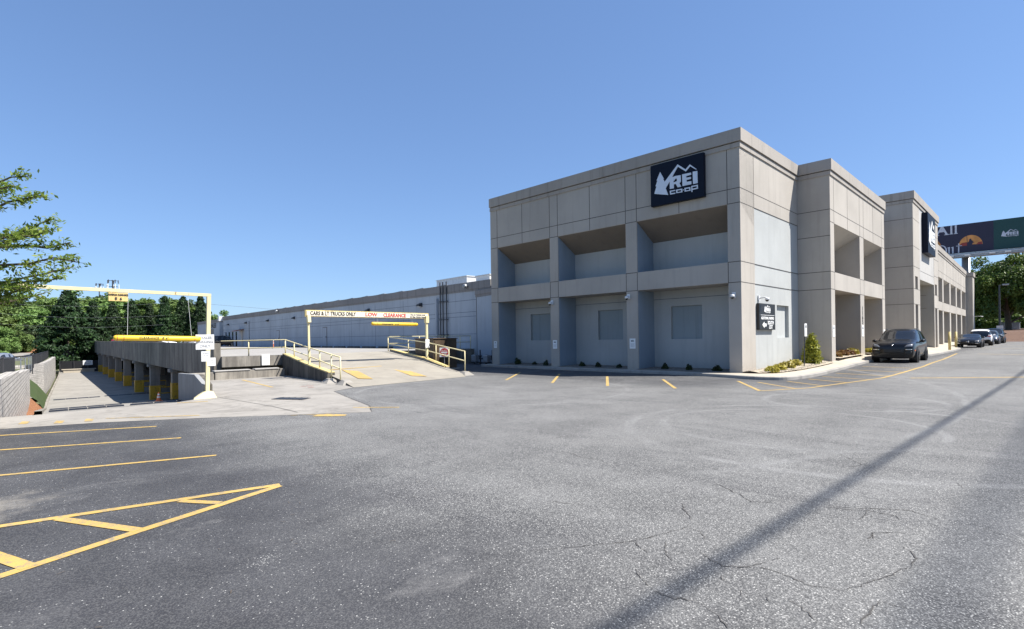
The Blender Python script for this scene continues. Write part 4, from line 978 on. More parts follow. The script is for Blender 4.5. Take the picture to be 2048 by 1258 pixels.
tag(struct(mb,'gravel_bed'),kind='structure')
mb=MB()
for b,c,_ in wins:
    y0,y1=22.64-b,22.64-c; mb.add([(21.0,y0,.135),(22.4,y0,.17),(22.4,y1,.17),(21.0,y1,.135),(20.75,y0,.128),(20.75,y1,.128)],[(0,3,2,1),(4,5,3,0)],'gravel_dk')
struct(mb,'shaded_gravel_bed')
# loose pebbles on the corner bed
def pebbles(area,n,zf,mat,name,r=(.015,.04)):
    mb=MB(); mb.norec=True
    for _ in range(n):
        x,y=area(); q=random.uniform(*r); z=zf(x,y)
        a=random.random()*6; v=[(x+q*math.cos(a+k*2.09)*random.uniform(.7,1.2),y+q*math.sin(a+k*2.09)*random.uniform(.7,1.2),z) for k in range(3)]+[(x,y,z+q*random.uniform(.5,.9))]
        mb.add(v,[(0,1,3),(1,2,3),(2,0,3)],mat)
    o=mb.build(name); return tag(o,kind='stuff')
def arr():
    x=random.uniform(21.1,27.6); t=random.random(); return x,6.95+.5*max(0,1-(x-21)/2)+t*(8.25-6.95-.5*max(0,1-(x-21)/2))
pebbles(arr,2600,lambda x,y:kz(x,y)+.2*rz_(x)*((y-6.1)/2.4)+.06,'walk','gravel_pebbles')

# ------------------------------------------------------------------ markings
def line(mb,a,b,w,m,z=.005):
    a=Vector((a[0],a[1],0));b=Vector((b[0],b[1],0)); d=(b-a).normalized(); n=Vector((-d.y,d.x,0))*w/2; L=(b-a).length; k=max(1,int(L/1.))
    vs=[];fs=[]
    for i in range(k+1):
        p=a+(b-a)*i/k; j=random.uniform(-.004,.004)
        for s in (-1,1): q=p+n*s*(1+j*8); vs.append((q.x,q.y,zr(q.x)+z))
    for i in range(k): fs.append((2*i,2*i+2,2*i+3,2*i+1))
    mb.add(vs,fs,m)
mb=MB(); W=.10
for a,b in [((17.27,20.26),(14.82,17.9)),((17.8,17.3),(14.3,14.65)),((18.01,15.09),(14.29,12.32)),((17.92,12.52),(14.46,10.09)),((17.8,9.97),(14.96,7.96)),((18.6,7.55),(15.67,5.74))]: line(mb,a,b,W,'yellow_line')
line(mb,(15.67,5.74),(17.4,4.95),.09,'yellow_line'); line(mb,(17.4,4.95),(22.5,4.1),.09,'yellow_line'); line(mb,(22.5,4.1),(29,3.72),.10,'yellow_line'); line(mb,(29,3.72),(36,3.8),.10,'yellow_line'); line(mb,(36,3.8),(46,4.15),.10,'yellow_line')
for a,b in [((18.5,6.85),(16.93,5.2)),((19.4,6.2),(18.3,4.85)),((20.8,5.95),(19.9,4.55)),((22.3,5.9),(21.6,4.3)),((24.1,5.9),(23.6,4.05)),((26,5.9),(25.6,3.95)),((28,5.8),(27.7,3.8))]: line(mb,a,b,.085,'yellow_line')
line(mb,(23.0,3.35),(26.0,-1.0),.16,'yellow_line')
line(mb,(45.4,3.05),(42.5,-3.6),.22,'yellow_line'); line(mb,(61.0,3.9),(60,-5),.22,'yellow_line'); line(mb,(72,3.9),(71.5,-5),.2,'yellow_line')
line(mb,(88,2.5),(92,5.3),.18,'yellow_line'); line(mb,(98,.5),(102,3),.2,'yellow_line')
for a,b in [((-3,14.9),(2.4,12.11)),((-3,12.97),(2.39,10.31)),((-3,10.2),(2.36,8.32))]: line(mb,(a[0]-2,a[1]+.8),b,.085,'yellow_line')
# hatched triangle at the near left
line(mb,(2.36,6.06),(.11,6.55),.10,'yellow_line',.0055); line(mb,(.11,6.55),(-4,7.4),.10,'yellow_line',.0055)
line(mb,(2.34,6.02),(.95,5.48),.10,'yellow_line',.005); line(mb,(.95,5.48),(-3,3.9),.10,'yellow_line',.005)
line(mb,(.50,6.42),(.95,5.50),.10,'yellow_line',.0062); line(mb,(1.42,6.20),(1.68,5.82),.09,'yellow_line',.0062); line(mb,(-.12,6.2),(.24,5.18),.11,'yellow_line',.0062)
struct(mb,'parking_lines')
mb=MB()
def flatpoly(mb,P,m,z=.006): mb.flat([[(x,y,zr(x)+z) for x,y in P]],m)
flatpoly(mb,[(4.70,11.50),(4.90,11.46),(5.16,11.16),(4.98,11.02),(5.28,10.68),(5.40,10.60),(5.48,10.53),(5.60,10.66),(5.37,11.12),(5.30,11.10),(4.95,11.42),(4.80,11.52)],'yellow_line')
struct(mb,'lot_arrow')
mb=MB(); flatpoly(mb,[(6.30,11.76),(6.28,11.62),(6.99,10.80),(7.06,10.88)],'yellow_faint'); flatpoly(mb,[(3.73,16.43),(3.70,16.3),(4.36,16.02),(4.40,16.15)],'yellow_faint',.009)
for x,y in ((.62,14.92),(1.13,14.45),(1.6,14.3)): flatpoly(mb,[(x,y+.22),(x+.12,y+.12),(x+.05,y-.3),(x-.08,y-.22)],'yellow_faint',.009)
flatpoly(mb,[(1.9,14.3),(1.92,14.22),(3.4,13.1),(3.42,13.2)],'yellow_faint',.009)
line(mb,(7.85,24.0),(7.25,19.15),.10,'yellow_line',.009); 
struct(mb,'worn_apron_marks')
mb=MB(); line(mb,(9.3,21.2),(9.5,21.2),.05,'red_faint',.0) if False else None
for k in range(7):
    x,y=8.1+random.uniform(-.25,.25),18.4+random.uniform(-.5,.5); line(mb,(x,y),(x+.14,y-.2),.04,'red_faint',.009)
struct(mb,'red_paint_specks')
# ramp marks follow the ramp surface
def rz2(x,y):
    P=L_
    for a,b in zip(P,P[1:]):
        if y<=b[1]: return a[2]+(b[2]-a[2])*max(0,(y-a[1]))/(b[1]-a[1])
    return .95
def rampfix(P,m,name):
    mb=MB(); n=6; out=[]
    mb.flat([[(x,y,rz2(x,y-(x-10)*.06)+.02) for x,y in P]],m); return struct(mb,name)
rampfix([(10.1,20.95),(10.1,21.07),(15.4,21.75),(15.4,21.62)],'yellow_line','ramp_line')
rampfix([(10.75,20.9),(11.2,20.3),(10.65,18.2),(10.25,18.6)],'yellow_line','ramp_arrow')
rampfix([(12.9,20.4),(13.35,19.9),(12.95,17.9),(12.5,18.3)],'yellow_line','ramp_arrow_far')
# cracks and seams
CR=[[(3.75,1.83),(3.66,1.69),(3.62,1.59),(3.71,1.49),(3.78,1.4),(3.78,1.26),(3.75,1.17),(3.71,1.08),(3.75,1.01),(3.76,0.91)],[(5.51,1.42),(5.57,1.26),(5.65,1.15),(5.64,1.04),(5.64,0.93),(5.54,0.9)],[(5.51,1.45),(5.74,1.12),(5.9,0.87),(5.75,0.64)],[(4.74,2.47),(4.56,2.37),(4.47,2.27),(4.35,2.18)],[(4.16,2.13),(4.14,2.0),(4.0,1.9)],[(3.04,1.46),(2.99,1.39),(2.96,1.33),(2.87,1.24)],[(3.0,1.6),(3.01,1.53)],[(3.44,1.11),(3.4,1.04),(3.34,0.98),(3.27,0.91)],[(3.78,0.71),(3.66,0.72),(3.54,0.73),(3.4,0.74)],[(3.78,0.71),(3.78,0.63),(3.79,0.56)],[(6.24,2.91),(6.17,2.74)],[(5.61,2.53),(5.51,2.38),(5.36,2.17),(5.21,2.0),(5.36,1.82)],[(5.75,0.37),(5.69,0.29),(5.65,0.18)],[(4.88,0.78),(4.76,0.69),(4.69,0.67),(4.49,0.66)],[(3.6,2.29),(3.52,2.18),(3.48,2.09)],[(3.18,2.01),(3.11,1.95),(3.03,1.83),(2.99,1.77)],[(3.77,2.11),(3.56,2.0),(3.47,1.89)],[(3.95,3.45),(3.98,3.3),(4.07,3.1)],[(3.49,1.54),(3.41,1.49)],[(3.36,1.37),(3.27,1.32)],[(3.38,1.22),(3.32,1.18)],[(5.06,1.0),(4.9,0.96)],[(7.29,0.67),(7.11,0.61)],[(7.35,1.66),(7.57,1.58)],[(8.03,1.94),(7.57,1.58),(7.57,1.42)]]
mb=MB()
def crack(P,w):
    Q=[]
    for a,b in zip(P,P[1:]):
        a=Vector(a);b=Vector(b); n=max(2,int((b-a).length/.025))
        for i in range(n): p=a.lerp(b,i/n); Q.append((p.x+random.gauss(0,.006),p.y+random.gauss(0,.006)))
    Q.append(P[-1]); m=len(Q)
    vs=[];fs=[]
    for i,p in enumerate(Q):
        a=Q[max(0,i-1)];b=Q[min(m-1,i+1)]; d=Vector((b[0]-a[0],b[1]-a[1])).normalized(); t=i/(m-1); ww=w*(.25+math.sin(math.pi*min(1,max(0,t)))**.5)*random.uniform(.3,1.2)/2
        vs+=[(p[0]-d.y*ww,p[1]+d.x*ww,.0045),(p[0]+d.y*ww,p[1]-d.x*ww,.0045)]
    for i in range(m-1): fs.append((2*i,2*i+2,2*i+3,2*i+1))
    mb.add(vs,fs,'joint')
for l in CR:
    crack(l,.008)
    if len(l)>=6:
        for q in (1,):
            p=l[len(l)*q//3]; a=random.random()*6.28; P=[p]
            for k in range(3): a+=random.gauss(0,.5); p=(p[0]+.12*math.cos(a),p[1]+.12*math.sin(a)); P.append(p)
            crack(P,.005)
crack([(2.9,2.75),(3.35,2.45),(3.6,2.29),(3.9,2.2),(4.16,2.13),(4.35,2.18)],.006); crack([(3.76,.91),(4.2,.75),(4.49,.66)],.006); crack([(2.99,1.77),(2.96,1.6),(3.0,1.6),(3.04,1.46)],.007)
crack([(6.17,10.63),(6.72,11.67),(7.3,13.8),(7.92,15.91),(9.0,16.65)],.05)
for _ in range(5):
    x=random.uniform(4,16);y=random.uniform(-1,7); a=random.uniform(0,6.3); P=[(x,y)]
    for k in range(random.randint(2,5)): a+=random.gauss(0,.6); x+=.25*math.cos(a);y+=.25*math.sin(a);P.append((x,y))
    crack(P,.009)
struct(mb,'pavement_cracks')
mb=MB(); _c=mb
def crack2(P,w,z):
    vs=[];fs=[]
    for i,p in enumerate(P):
        a=P[max(0,i-1)];b=P[min(len(P)-1,i+1)]; d=Vector((b[0]-a[0],b[1]-a[1])).normalized(); vs+=[(p[0]-d.y*w/2,p[1]+d.x*w/2,z),(p[0]+d.y*w/2,p[1]-d.x*w/2,z)]
    mb.add(vs,[(2*i,2*i+2,2*i+3,2*i+1) for i in range(len(P)-1)],'joint')
crack2([(4.9,17.2),(5.0,15.6),(5.1,13.5),(5.05,11.9)],.018,.009)
crack2([(4.9,17.3),(7.6,16.4)],.012,.009)
struct(mb,'apron_joints')
# drain cover
mb=MB(); q=[(5.7,15.15),(6.2,14.3),(6.55,14.55),(6.05,15.4)]; mb.prism([(x,y,.006) for x,y in q],(0,0,.012),'dark_metal')
for k in range(5):
    t=(k+.5)/5; a=Vector((5.7,15.15,.019)).lerp(Vector((6.2,14.3,.019)),t);b=Vector((6.05,15.4,.019)).lerp(Vector((6.55,14.55,.019)),t); mb.bar(tuple(a),tuple(b),.05,.008,'black')
tag(mb.build('drain_grate'),'flat dark drain grate in the concrete apron below the ramp','drain')
# twigs and leaf litter
mb=MB(); mb.norec=True
for _ in range(70):
    x=random.uniform(-.5,4.2);y=random.uniform(3.5,11); a=random.random()*6; l=random.uniform(.02,.05); w=.006
    mb.add([(x,y,.008),(x+l*math.cos(a),y+l*math.sin(a),.012),(x+l*math.cos(a)-w*math.sin(a),y+l*math.sin(a)+w*math.cos(a),.012),(x-w*math.sin(a),y+w*math.cos(a),.008)],[(0,1,2,3)],'bark')
tag(mb.build('leaf_litter'),kind='stuff')
# bollards
def bollard(x,y,label,lean):
    s=thing('bollard',label,'bollard',(x,y,.2),'yellow bollards at the kerb'); z=kz(x,y)
    mb=MB(); mb.tube([(x,y,z-.1),(x+lean,y,z+1.28)],.085,'cream_dk',12); part(mb,'post',s,smooth=True)
    mb=MB(); mb.sphere((x+lean,y,z+1.28),.085,'cream_dk',12,8,(1,1,.6)); part(mb,'cap',s,smooth=True)
bollard(50.3,4.95,'yellow bollard nearer the tall portal, behind the black suv',0); bollard(59.8,5.45,'yellow bollard beside the small black sports car',-.06)
# reserved sign on post in the bed
s=thing('post_sign','narrow white sign on a thin dark post beside the conical shrub','sign',(24.6,7.2,.3))
mb=MB(); mb.tube([(24.62,7.2,.2),(24.68,7.18,1.95)],.022,'dark_metal',6); part(mb,'post',s)
mb=MB(); mb.box(24.55,24.85,7.14,7.155,1.50,2.04,'white'); part(mb,'plate',s,bevel=.006); mb=MB(); mb.box(24.64,24.77,7.133,7.138,1.86,1.97,'black_text'); 
for k in range(3): mb.box(24.62,24.78,7.133,7.138,1.76-k*.07,1.775-k*.07,'grey_text')
part(mb,'print',s)

# ------------------------------------------------------------------ foliage
def leafmesh(name,P,Nn,size,mat,aspect=1.,jit=.5,cup=True,col=None):
    """P Nx3 positions, Nn Nx3 outward hints, size N; small folded leaf quads"""
    n=len(P); r=RNG.normal(size=(n,3)); Nn=Nn/ (np.linalg.norm(Nn,axis=1,keepdims=True)+1e-6); nn=Nn*(1-jit)+r*jit; nn/=np.linalg.norm(nn,axis=1,keepdims=True)
    t=np.cross(nn,RNG.normal(size=(n,3))); t/=np.linalg.norm(t,axis=1,keepdims=True); b=np.cross(nn,t); s=size[:,None]
    A=P-t*s*.5*aspect; B=P+b*s*.32+nn*s*.06; Cc=P+t*s*.5*aspect; Dd=P-b*s*.32+nn*s*.06
    V=np.stack([A,B,Cc,Dd],1).reshape(-1,3)
    me=D.meshes.new(name); me.vertices.add(4*n); me.vertices.foreach_set('co',V.astype('f').ravel()); me.loops.add(4*n); me.loops.foreach_set('vertex_index',np.arange(4*n,dtype='i'))
    me.polygons.add(n); me.polygons.foreach_set('loop_start',np.arange(0,4*n,4,dtype='i')); me.polygons.foreach_set('loop_total',np.full(n,4,dtype='i')); me.update(); me.validate(); me.materials.append(M[mat]); return me
def uball(n):
    v=RNG.normal(size=(n,3)); v/=np.linalg.norm(v,axis=1,keepdims=True); return v
def cypress_mesh(name,H=12,Rb=5,n=16000,tip=.6,lean=0):
    nc=520; t=RNG.random(nc)**.85; ang=RNG.random(nc)*2*np.pi
    prof=Rb*np.clip(np.minimum(1,(t+.02)/.10)**.6,0,1)*(1-t)**.92
    lob=1+.16*np.sin(ang*3+t*9)+.12*np.sin(ang*5-t*14)+RNG.normal(size=nc)*.09
    r=prof*lob*(.72+.28*RNG.random(nc)**.4)+.05; z=t*H
    Cc=np.stack([r*np.cos(ang),r*np.sin(ang),z],1); k=RNG.integers(0,nc,n)
    out=np.stack([np.cos(ang),np.sin(ang),np.full(nc,.35)],1)
    sc=(.28+.42*(1-t))*(Rb/5+.3)
    o=RNG.normal(size=(n,3))*np.array([.52,.52,.20])*sc[k][:,None]; P=Cc[k]+o; P[:,2]=np.maximum(P[:,2],.1)
    # spray droop outward
    return leafmesh(name,P,out[k]+np.array([0,0,.3]),.16+.28*RNG.random(n),'lf_cyp',1.5,.5)
def crown_mesh(name,H,Rr,base,n,mat,nclump=60,size=(.2,.42),squash=.8,clr=.26,irregular=.35,inner=.35):
    V=uball(nclump*3); V=V[V[:,2]>-.75][:nclump]; rad=(inner+(1-inner)*RNG.random(len(V))**.45)*(1+RNG.normal(size=len(V))*irregular*.4)
    cz=base+(H-base)/2; Cc=V*rad[:,None]*np.array([Rr,Rr,(H-base)/2])*.86+np.array([0,0,cz])
    k=RNG.integers(0,len(Cc),n); cs=(clr*Rr)*(.6+.8*RNG.random(len(Cc)))
    d=uball(n); rr=RNG.random(n)**.45
    P=Cc[k]+d*rr[:,None]*cs[k][:,None]*np.array([1,1,squash]); nm=(P-Cc[k])+ (Cc[k]-np.array([0,0,cz]))*.25+np.array([0,0,.4])
    return leafmesh(name,P,nm,size[0]+(size[1]-size[0])*RNG.random(n),mat,1.1,.45)
def trunk_mb(H,r,branches=6,Rr=3,base=2,mat='bark'):
    mb=MB(); P=[(0,0,-.3)]; x=y=0
    for k in range(1,7): x+=random.gauss(0,.06*r*4); y+=random.gauss(0,.06*r*4); P.append((x,y,H*.85*k/6))
    mb.tube(P,[r*1.15]+[r*(1-.13*k) for k in range(1,7)],mat,8)
    for b in range(branches):
        a=random.random()*6.28; z=base+(H*.8-base)*b/branches; l=Rr*random.uniform(.5,.85)
        p=[(P[3][0]*z/H,P[3][1]*z/H,z),(l*.5*math.cos(a),l*.5*math.sin(a),z+l*.3),(l*math.cos(a+.2),l*math.sin(a+.2),z+l*.65)]
        mb.tube(p,[r*.4,r*.25,r*.08],mat,6)
    return mb
def mkTree(name,label,cat,group,mesh,H,r,Rr,base,mat='bark',branches=6):
    t=thing(name,label,cat,(0,0,0),group); o=D.objects.new('crown',mesh); C.objects.link(o); o.parent=t
    tr=trunk_mb(H,r,branches,Rr,base,mat).build('trunk'); tr.parent=t; return t
# conifers beyond the drive
cy=[cypress_mesh('cypress_crown',12,5.2,26000),cypress_mesh('cypress_crown_b',12,4.2,20000)]
GC='dark conifers beyond the parking deck'
def ray_xy(px,dist):   # ground position seen in column px at a depth
    u=(px-1024)/1066; return (dist*.70711*(1+u),dist*.70711*(1-u))
tA=mkTree('conifer_tree','broad dark conifer nearest the end of the lower drive','tree',GC,cy[0],12,.25,2,1)
tB=mkTree('conifer_tree','x','tree',GC,cy[1],12,.25,2,1)
def place(t,first,px,dist,top,z0,H,label,rz=0,wd=1.,sc0=None):
    x,y=ray_xy(px,dist); s=(top-z0)/H
    if first: t.location=(x,y,z0); t.rotation_euler=(0,0,rz); t.scale=(s*wd,s*wd,s); t['label']=label; return t
    return copy_thing(t,(x,y,z0),rz,label,(s*wd,s*wd,s))
def topz(py,dist,px): hor=676.5-.0145*(px-1024); return 1.6+(hor-py)*dist/1066
con=[(136,88,584,1,'broad dark conifer nearest the end of the lower drive',0),(98,92,640,.9,'low dark conifer at the left edge of the conifer row',1),(187,96,603,1.,'dark conifer just right of the broadest one',1),(226,104,606,.9,'dark conifer under the small yellow clearance sign',1),(266,108,603,.85,'dark conifer behind the left chain of the hanging bar',0),(300,112,608,.8,'shorter dark conifer in the middle of the row',1),(331,110,593,.8,'pointed dark conifer right of the middle of the row',1),(367,113,595,.85,'dark conifer between the hanging chain and the gate post',0),(402,112,592,.85,'dark conifer just left of the yellow gate post',1)]
used=[False,False]
for i,(px,dist,py,wd,lab,k) in enumerate(con):
    t=(tA,tB)[k]; place(t,not used[k],px,dist,topz(py,dist,px),-2.6,12,lab,i*1.3,wd*(.95 if i==0 else .78)); used[k]=True
# woodland trees
dm=[crown_mesh('spring_crown',14,4.5,2.5,14000,'lf_dec',70,(.3,.6)),crown_mesh('spring_crown_b',14,3.8,1.5,13000,'lf_dec',55,(.3,.55),clr=.3)]
pm=crown_mesh('pine_crown',15,3.4,5,9000,'lf_pine',45,(.3,.6),clr=.28,irregular=.6)
GW='woodland trees behind the conifers'
t1=mkTree('spring_tree','x','tree',GW,dm[0],14,.22,3.5,2); t2=mkTree('spring_tree','x','tree',GW,dm[1],14,.2,3,2); t3=mkTree('pine_tree','x','tree',GW,pm,15,.2,2.5,6)
wood=[(10,135,590,2,1.3,'tall dark pine at the left edge of the photo'),(-25,120,600,0,1.2,'light green tree at the extreme left edge'),(28,140,598,0,1.2,'light green tree left of the tall woodland pines'),(52,150,583,2,1.3,'dark pine between light green trees near the left edge'),(82,128,583,0,1.1,'bright green tree rising left of the broad conifer'),(112,138,592,1,1.2,'bright green tree touching the left side of the broad conifer'),(70,120,612,1,1.1,'rounded green tree low in the left woodland'),(60,108,640,2,.9,'low dark pine left of the broad conifer'),(140,150,590,2,1.3,'dark pine behind the top of the broad conifer'),(160,150,587,1,1.2,'light green tree just right of the broad conifer top'),(190,152,581,0,1.2,'light green tree below the smaller lattice mast'),(213,155,583,2,1.2,'dark pine below the taller lattice mast'),(240,145,590,1,1.1,'light green tree right of the small yellow clearance sign'),(262,150,588,0,1.1,'light green tree behind the left hanging chain'),(290,148,592,1,1.2,'light green tree behind the middle conifers'),(310,155,595,0,1.2,'light green tree left of the pointed conifer'),(350,150,594,1,1.1,'light green tree right of the pointed conifer'),(386,155,592,2,1.2,'dark pine behind the conifers near the gate post'),(436,170,622,0,1.1,'small light green tree top above the warehouse office'),(460,190,624,2,1.,'small dark tree top above the warehouse end'),(35,100,652,0,.9,'bright leafy bush tree above the roadside bank'),(12,95,656,1,1.,'bright rounded bush tree at the left edge above the fence'),(-15,90,640,1,1.,'green bush tree cut by the left edge'),(40,125,628,2,1.,'dark pine low behind the roadside bank'),(20,150,606,2,1.3,'dark pine behind the left woodland')]
us=[0,0,0]
for i,(px,dist,py,k,wd,lab) in enumerate(wood):
    t=(t1,t2,t3)[k]; tz=topz(py,dist,px); place(t,us[k]==0,px,dist,tz,-3.0,14 if k<2 else 15,lab,i*2.1,wd); us[k]=1
# right side big tree and neighbours
bm_=crown_mesh('broad_crown',14,7.5,1.8,60000,'lf_big',150,(.22,.42),clr=.17,irregular=.25,inner=.3)
tb=mkTree('broadleaf_tree','large dense broadleaf tree behind the lamp post on the right','tree','broadleaf trees on the right edge',bm_,14,.5,6,2.5,branches=10)
place(tb,True,2018,100,topz(500,100,2018),.0,14,'large dense broadleaf tree behind the lamp post on the right',.4,.93)
place(tb,False,2150,112,topz(505,112,2150),.0,14,'broadleaf tree cut by the right edge of the photo',2.,1.)
place(tb,False,1962,150,topz(555,150,1962),.0,14,'broadleaf tree between the store end and the large tree',3.,.7)
place(tb,False,1948,128,topz(535,128,1948),.0,14,'dark broadleaf tree right against the far end of the store',4.1,.55)
rm=crown_mesh('low_bright_crown',5,3.4,.2,14000,'lf_dec',50,(.25,.45)); lt=mkTree('understory_tree','x','tree','low bright understory trees on the right',rm,5,.15,2,1)
for i,(px,dist,lab,wd) in enumerate([(1985,135,'bright understory tree left of the lamp post',1.2),(2020,132,'bright understory tree behind the utility box',1.3),(2055,130,'bright understory tree at the right edge',1.3),(1952,140,'bright understory tree beside the far end of the store',1.1)]): place(lt,i==0,px,dist,7.5,.3,5,lab,i*1.7,wd)
mb=MB(); P=[]
for i,t in enumerate(np.linspace(0,1,13)):
    x=99+2*math.sin(t*5); y=7.5-28*t; P.append((x,y))
vs=[];fs=[]
for x,y in P: vs+=[(x-1.5,y,zr(99)+.0),(x,y,zr(99)+.15),(x+5,y,1.35+.2*random.random()),(x+60,y,2.2)]
for i in range(12):
    for j in range(3): a=4*i+j; fs.append((a,a+4,a+5,a+1))
mb.add(vs,fs,'mulch2'); struct(mb,'mulch_bank')
# lamp post
lx,ly=ray_xy(2000,76)
s=thing('lamp_post','dark lamp post standing on the mulch bank in front of the large tree','lamp post',(lx,ly,.2))
mb=MB(); mb.tube([(lx,ly,.1),(lx,ly,.9)],.28,'dark_metal',12); part(mb,'base',s)
mb=MB(); mb.tube([(lx,ly,.9),(lx,ly,8.2)],[.14,.09],'dark_metal',10); part(mb,'pole',s)
mb=MB(); mb.tube([(lx,ly,8.1),(lx+.2,ly-.35,8.22)],.04,'dark_metal',6); part(mb,'arm',s)
mb=MB(); mb.box(lx+.05,lx+.45,ly-1.0,ly-.3,8.15,8.32,'grey_metal'); hd=part(mb,'lamp_head',s); mb=MB(); mb.box(lx+.1,lx+.4,ly-.95,ly-.35,8.12,8.148,'white_metal'); part(mb,'lens',hd)
mb=MB(); mb.box(lx-.28,lx-.15,ly-.35,ly+.35,1.7,2.4,'white_metal'); part(mb,'sign_plate',s)
x,y=ray_xy(2022,105); mb=MB(); mb.box(x-1,x+1,y-1.3,y+1.3,.8,3.2,'grey_metal'); s=thing('utility_box','pale grey utility box among the bushes on the mulch bank','utility box',(x,y,.8)); part(mb,'body',s,bevel=.05); mb=MB(); mb.box(x-1.1,x+1.1,y-1.4,y+1.4,3.21,3.3,'grey_metal'); part(mb,'lid',s)
# shrubs
def shrub_mesh(name,R_,H,n,mat,size,nc=22,sh='ball'):
    if sh=='cone':
        nc=240;t=RNG.random(nc)**.8; ang=RNG.random(nc)*6.283; r=R_*np.minimum(1,(t+.05)/.22)**.6*(1-t)**.75*(.75+.3*RNG.random(nc)); Cc=np.stack([r*np.cos(ang),r*np.sin(ang),t*H],1); out=np.stack([np.cos(ang),np.sin(ang),.3+0*t],1); k=RNG.integers(0,nc,n)
        P=Cc[k]+RNG.normal(size=(n,3))*np.array([.05,.05,.10]); P[:,2]=np.clip(P[:,2],.02,None); return leafmesh(name,P,out[k],size[0]+(size[1]-size[0])*RNG.random(n),mat,1.6,.5)
    V=uball(nc*2); V=V[V[:,2]>-.1][:nc]; Cc=V*np.array([R_,R_,H])*.62; k=RNG.integers(0,len(Cc),n); P=Cc[k]+uball(n)*(RNG.random(n)**.5)[:,None]*np.array([R_,R_,H])*.42; P[:,2]=np.abs(P[:,2])
    return leafmesh(name,P,P*1.+np.array([0,0,.05]),size[0]+(size[1]-size[0])*RNG.random(n),mat,1.7,.6)
def shrub(mesh,loc,label,group,cat='shrub',name='shrub',stem=.2,first=None,rz=0,sc=1):
    t=thing(name,label,cat,loc,group,rz); o=D.objects.new('foliage',mesh); C.objects.link(o); o.parent=t
    mb=MB(); 
    for k in range(4): a=k*1.6+rz; mb.tube([(0,0,-.05),(stem*.3*math.cos(a),stem*.3*math.sin(a),stem)],[.012,.005],'bark',5)
    m=mb.build('stem'); m.parent=t; t.scale=(sc,sc,sc); return t
def bz(x,y): return kz(x,y)+.2*rz_(x)*((y-6.1)/2.4)+.06
shrub(shrub_mesh('arborvitae_foliage',.42,1.12,6500,'lf_arb',(.05,.11),sh='cone'),(26.2,7.35,bz(26.2,7.35)-.03),'tall conical yellow green shrub in the gravel corner bed',None,'shrub','conical_shrub',.5)
gm=shrub_mesh('golden_foliage',.30,.26,1300,'lf_gold',(.04,.085))
for i,(x,y,sc,lab) in enumerate([(21.6,7.45,1,'golden shrub nearest the building corner'),(22.5,7.5,1.05,'second golden shrub from the building corner'),(23.6,7.55,1.2,'third golden shrub from the building corner'),(24.75,7.65,1.2,'golden shrub nearest the tall conical shrub')]):
    if i==0: g0=shrub(gm,(x,y,bz(x,y)-.03),lab,'low golden shrubs in the sunlit gravel'); 
    else: copy_thing(g0,(x,y,bz(x,y)-.03),i*1.9,lab,(sc,sc,sc))
dm_=shrub_mesh('dark_shrub_foliage',.22,.36,260,'lf_dk',(.06,.15),9)
first=None; labs=['first from the left pier','second from the left pier','third from the left pier','fourth from the left pier','fifth from the left pier','sixth from the left pier','seventh from the left pier','eighth from the left pier','ninth from the left pier, nearest the corner pier']
for i,(px) in enumerate([1034,1066,1095,1162,1194,1240,1327,1378,1434]):
    u=(px-1024)/1066; X_=21.35; y=X_*(1-u)/(1+u)
    lab='small dark shrub in the shaded gravel, '+labs[i]
    if i==0: first=shrub(dm_,(X_,y,.14),lab,'small dark shrubs along the shaded wall')
    else: k_=(1,.8,1.15,.9,1.2,.85,1.1,.95,1.25)[i]; copy_thing(first,(X_+.12*math.sin(i*2.3),y,.14),i*1.7,lab,(k_*.72,k_*.66,k_*(.55+.07*(i%4))))
rm_=shrub_mesh('rusty_shrub_foliage',.42,.34,900,'lf_rst',(.05,.10))
for i,(x,y,lab) in enumerate([(29.3,7.3,'rusty brown low shrub nearest the corner pier in the sunlit bay'),(30.7,7.3,'rusty brown low shrub in the middle of the sunlit bay'),(31.7,7.25,'rusty brown low shrub deeper in the sunlit bay')]):
    if i==0: r0=shrub(rm_,(x,y,kz(x,y)+.22),lab,'rusty low shrubs in the sunlit bay')
    else: copy_thing(r0,(x,y,kz(x,y)+.22),i*2.,lab)
copy_thing(g0,(32.6,7.2,kz(32,7)+.22),1.,'golden shrub at the end of the rusty shrubs in the sunlit bay',(1.2,1.2,1.3))
copy_thing(g0,(35.0,6.9,kz(35,7)+.22),2.,'golden shrub against the wall left of the black suv',(1.2,1.2,1.1)); copy_thing(g0,(36.2,6.9,kz(35,7)+.22),2.6,'golden shrub just behind the black suv',(1.2,1.2,1.1))
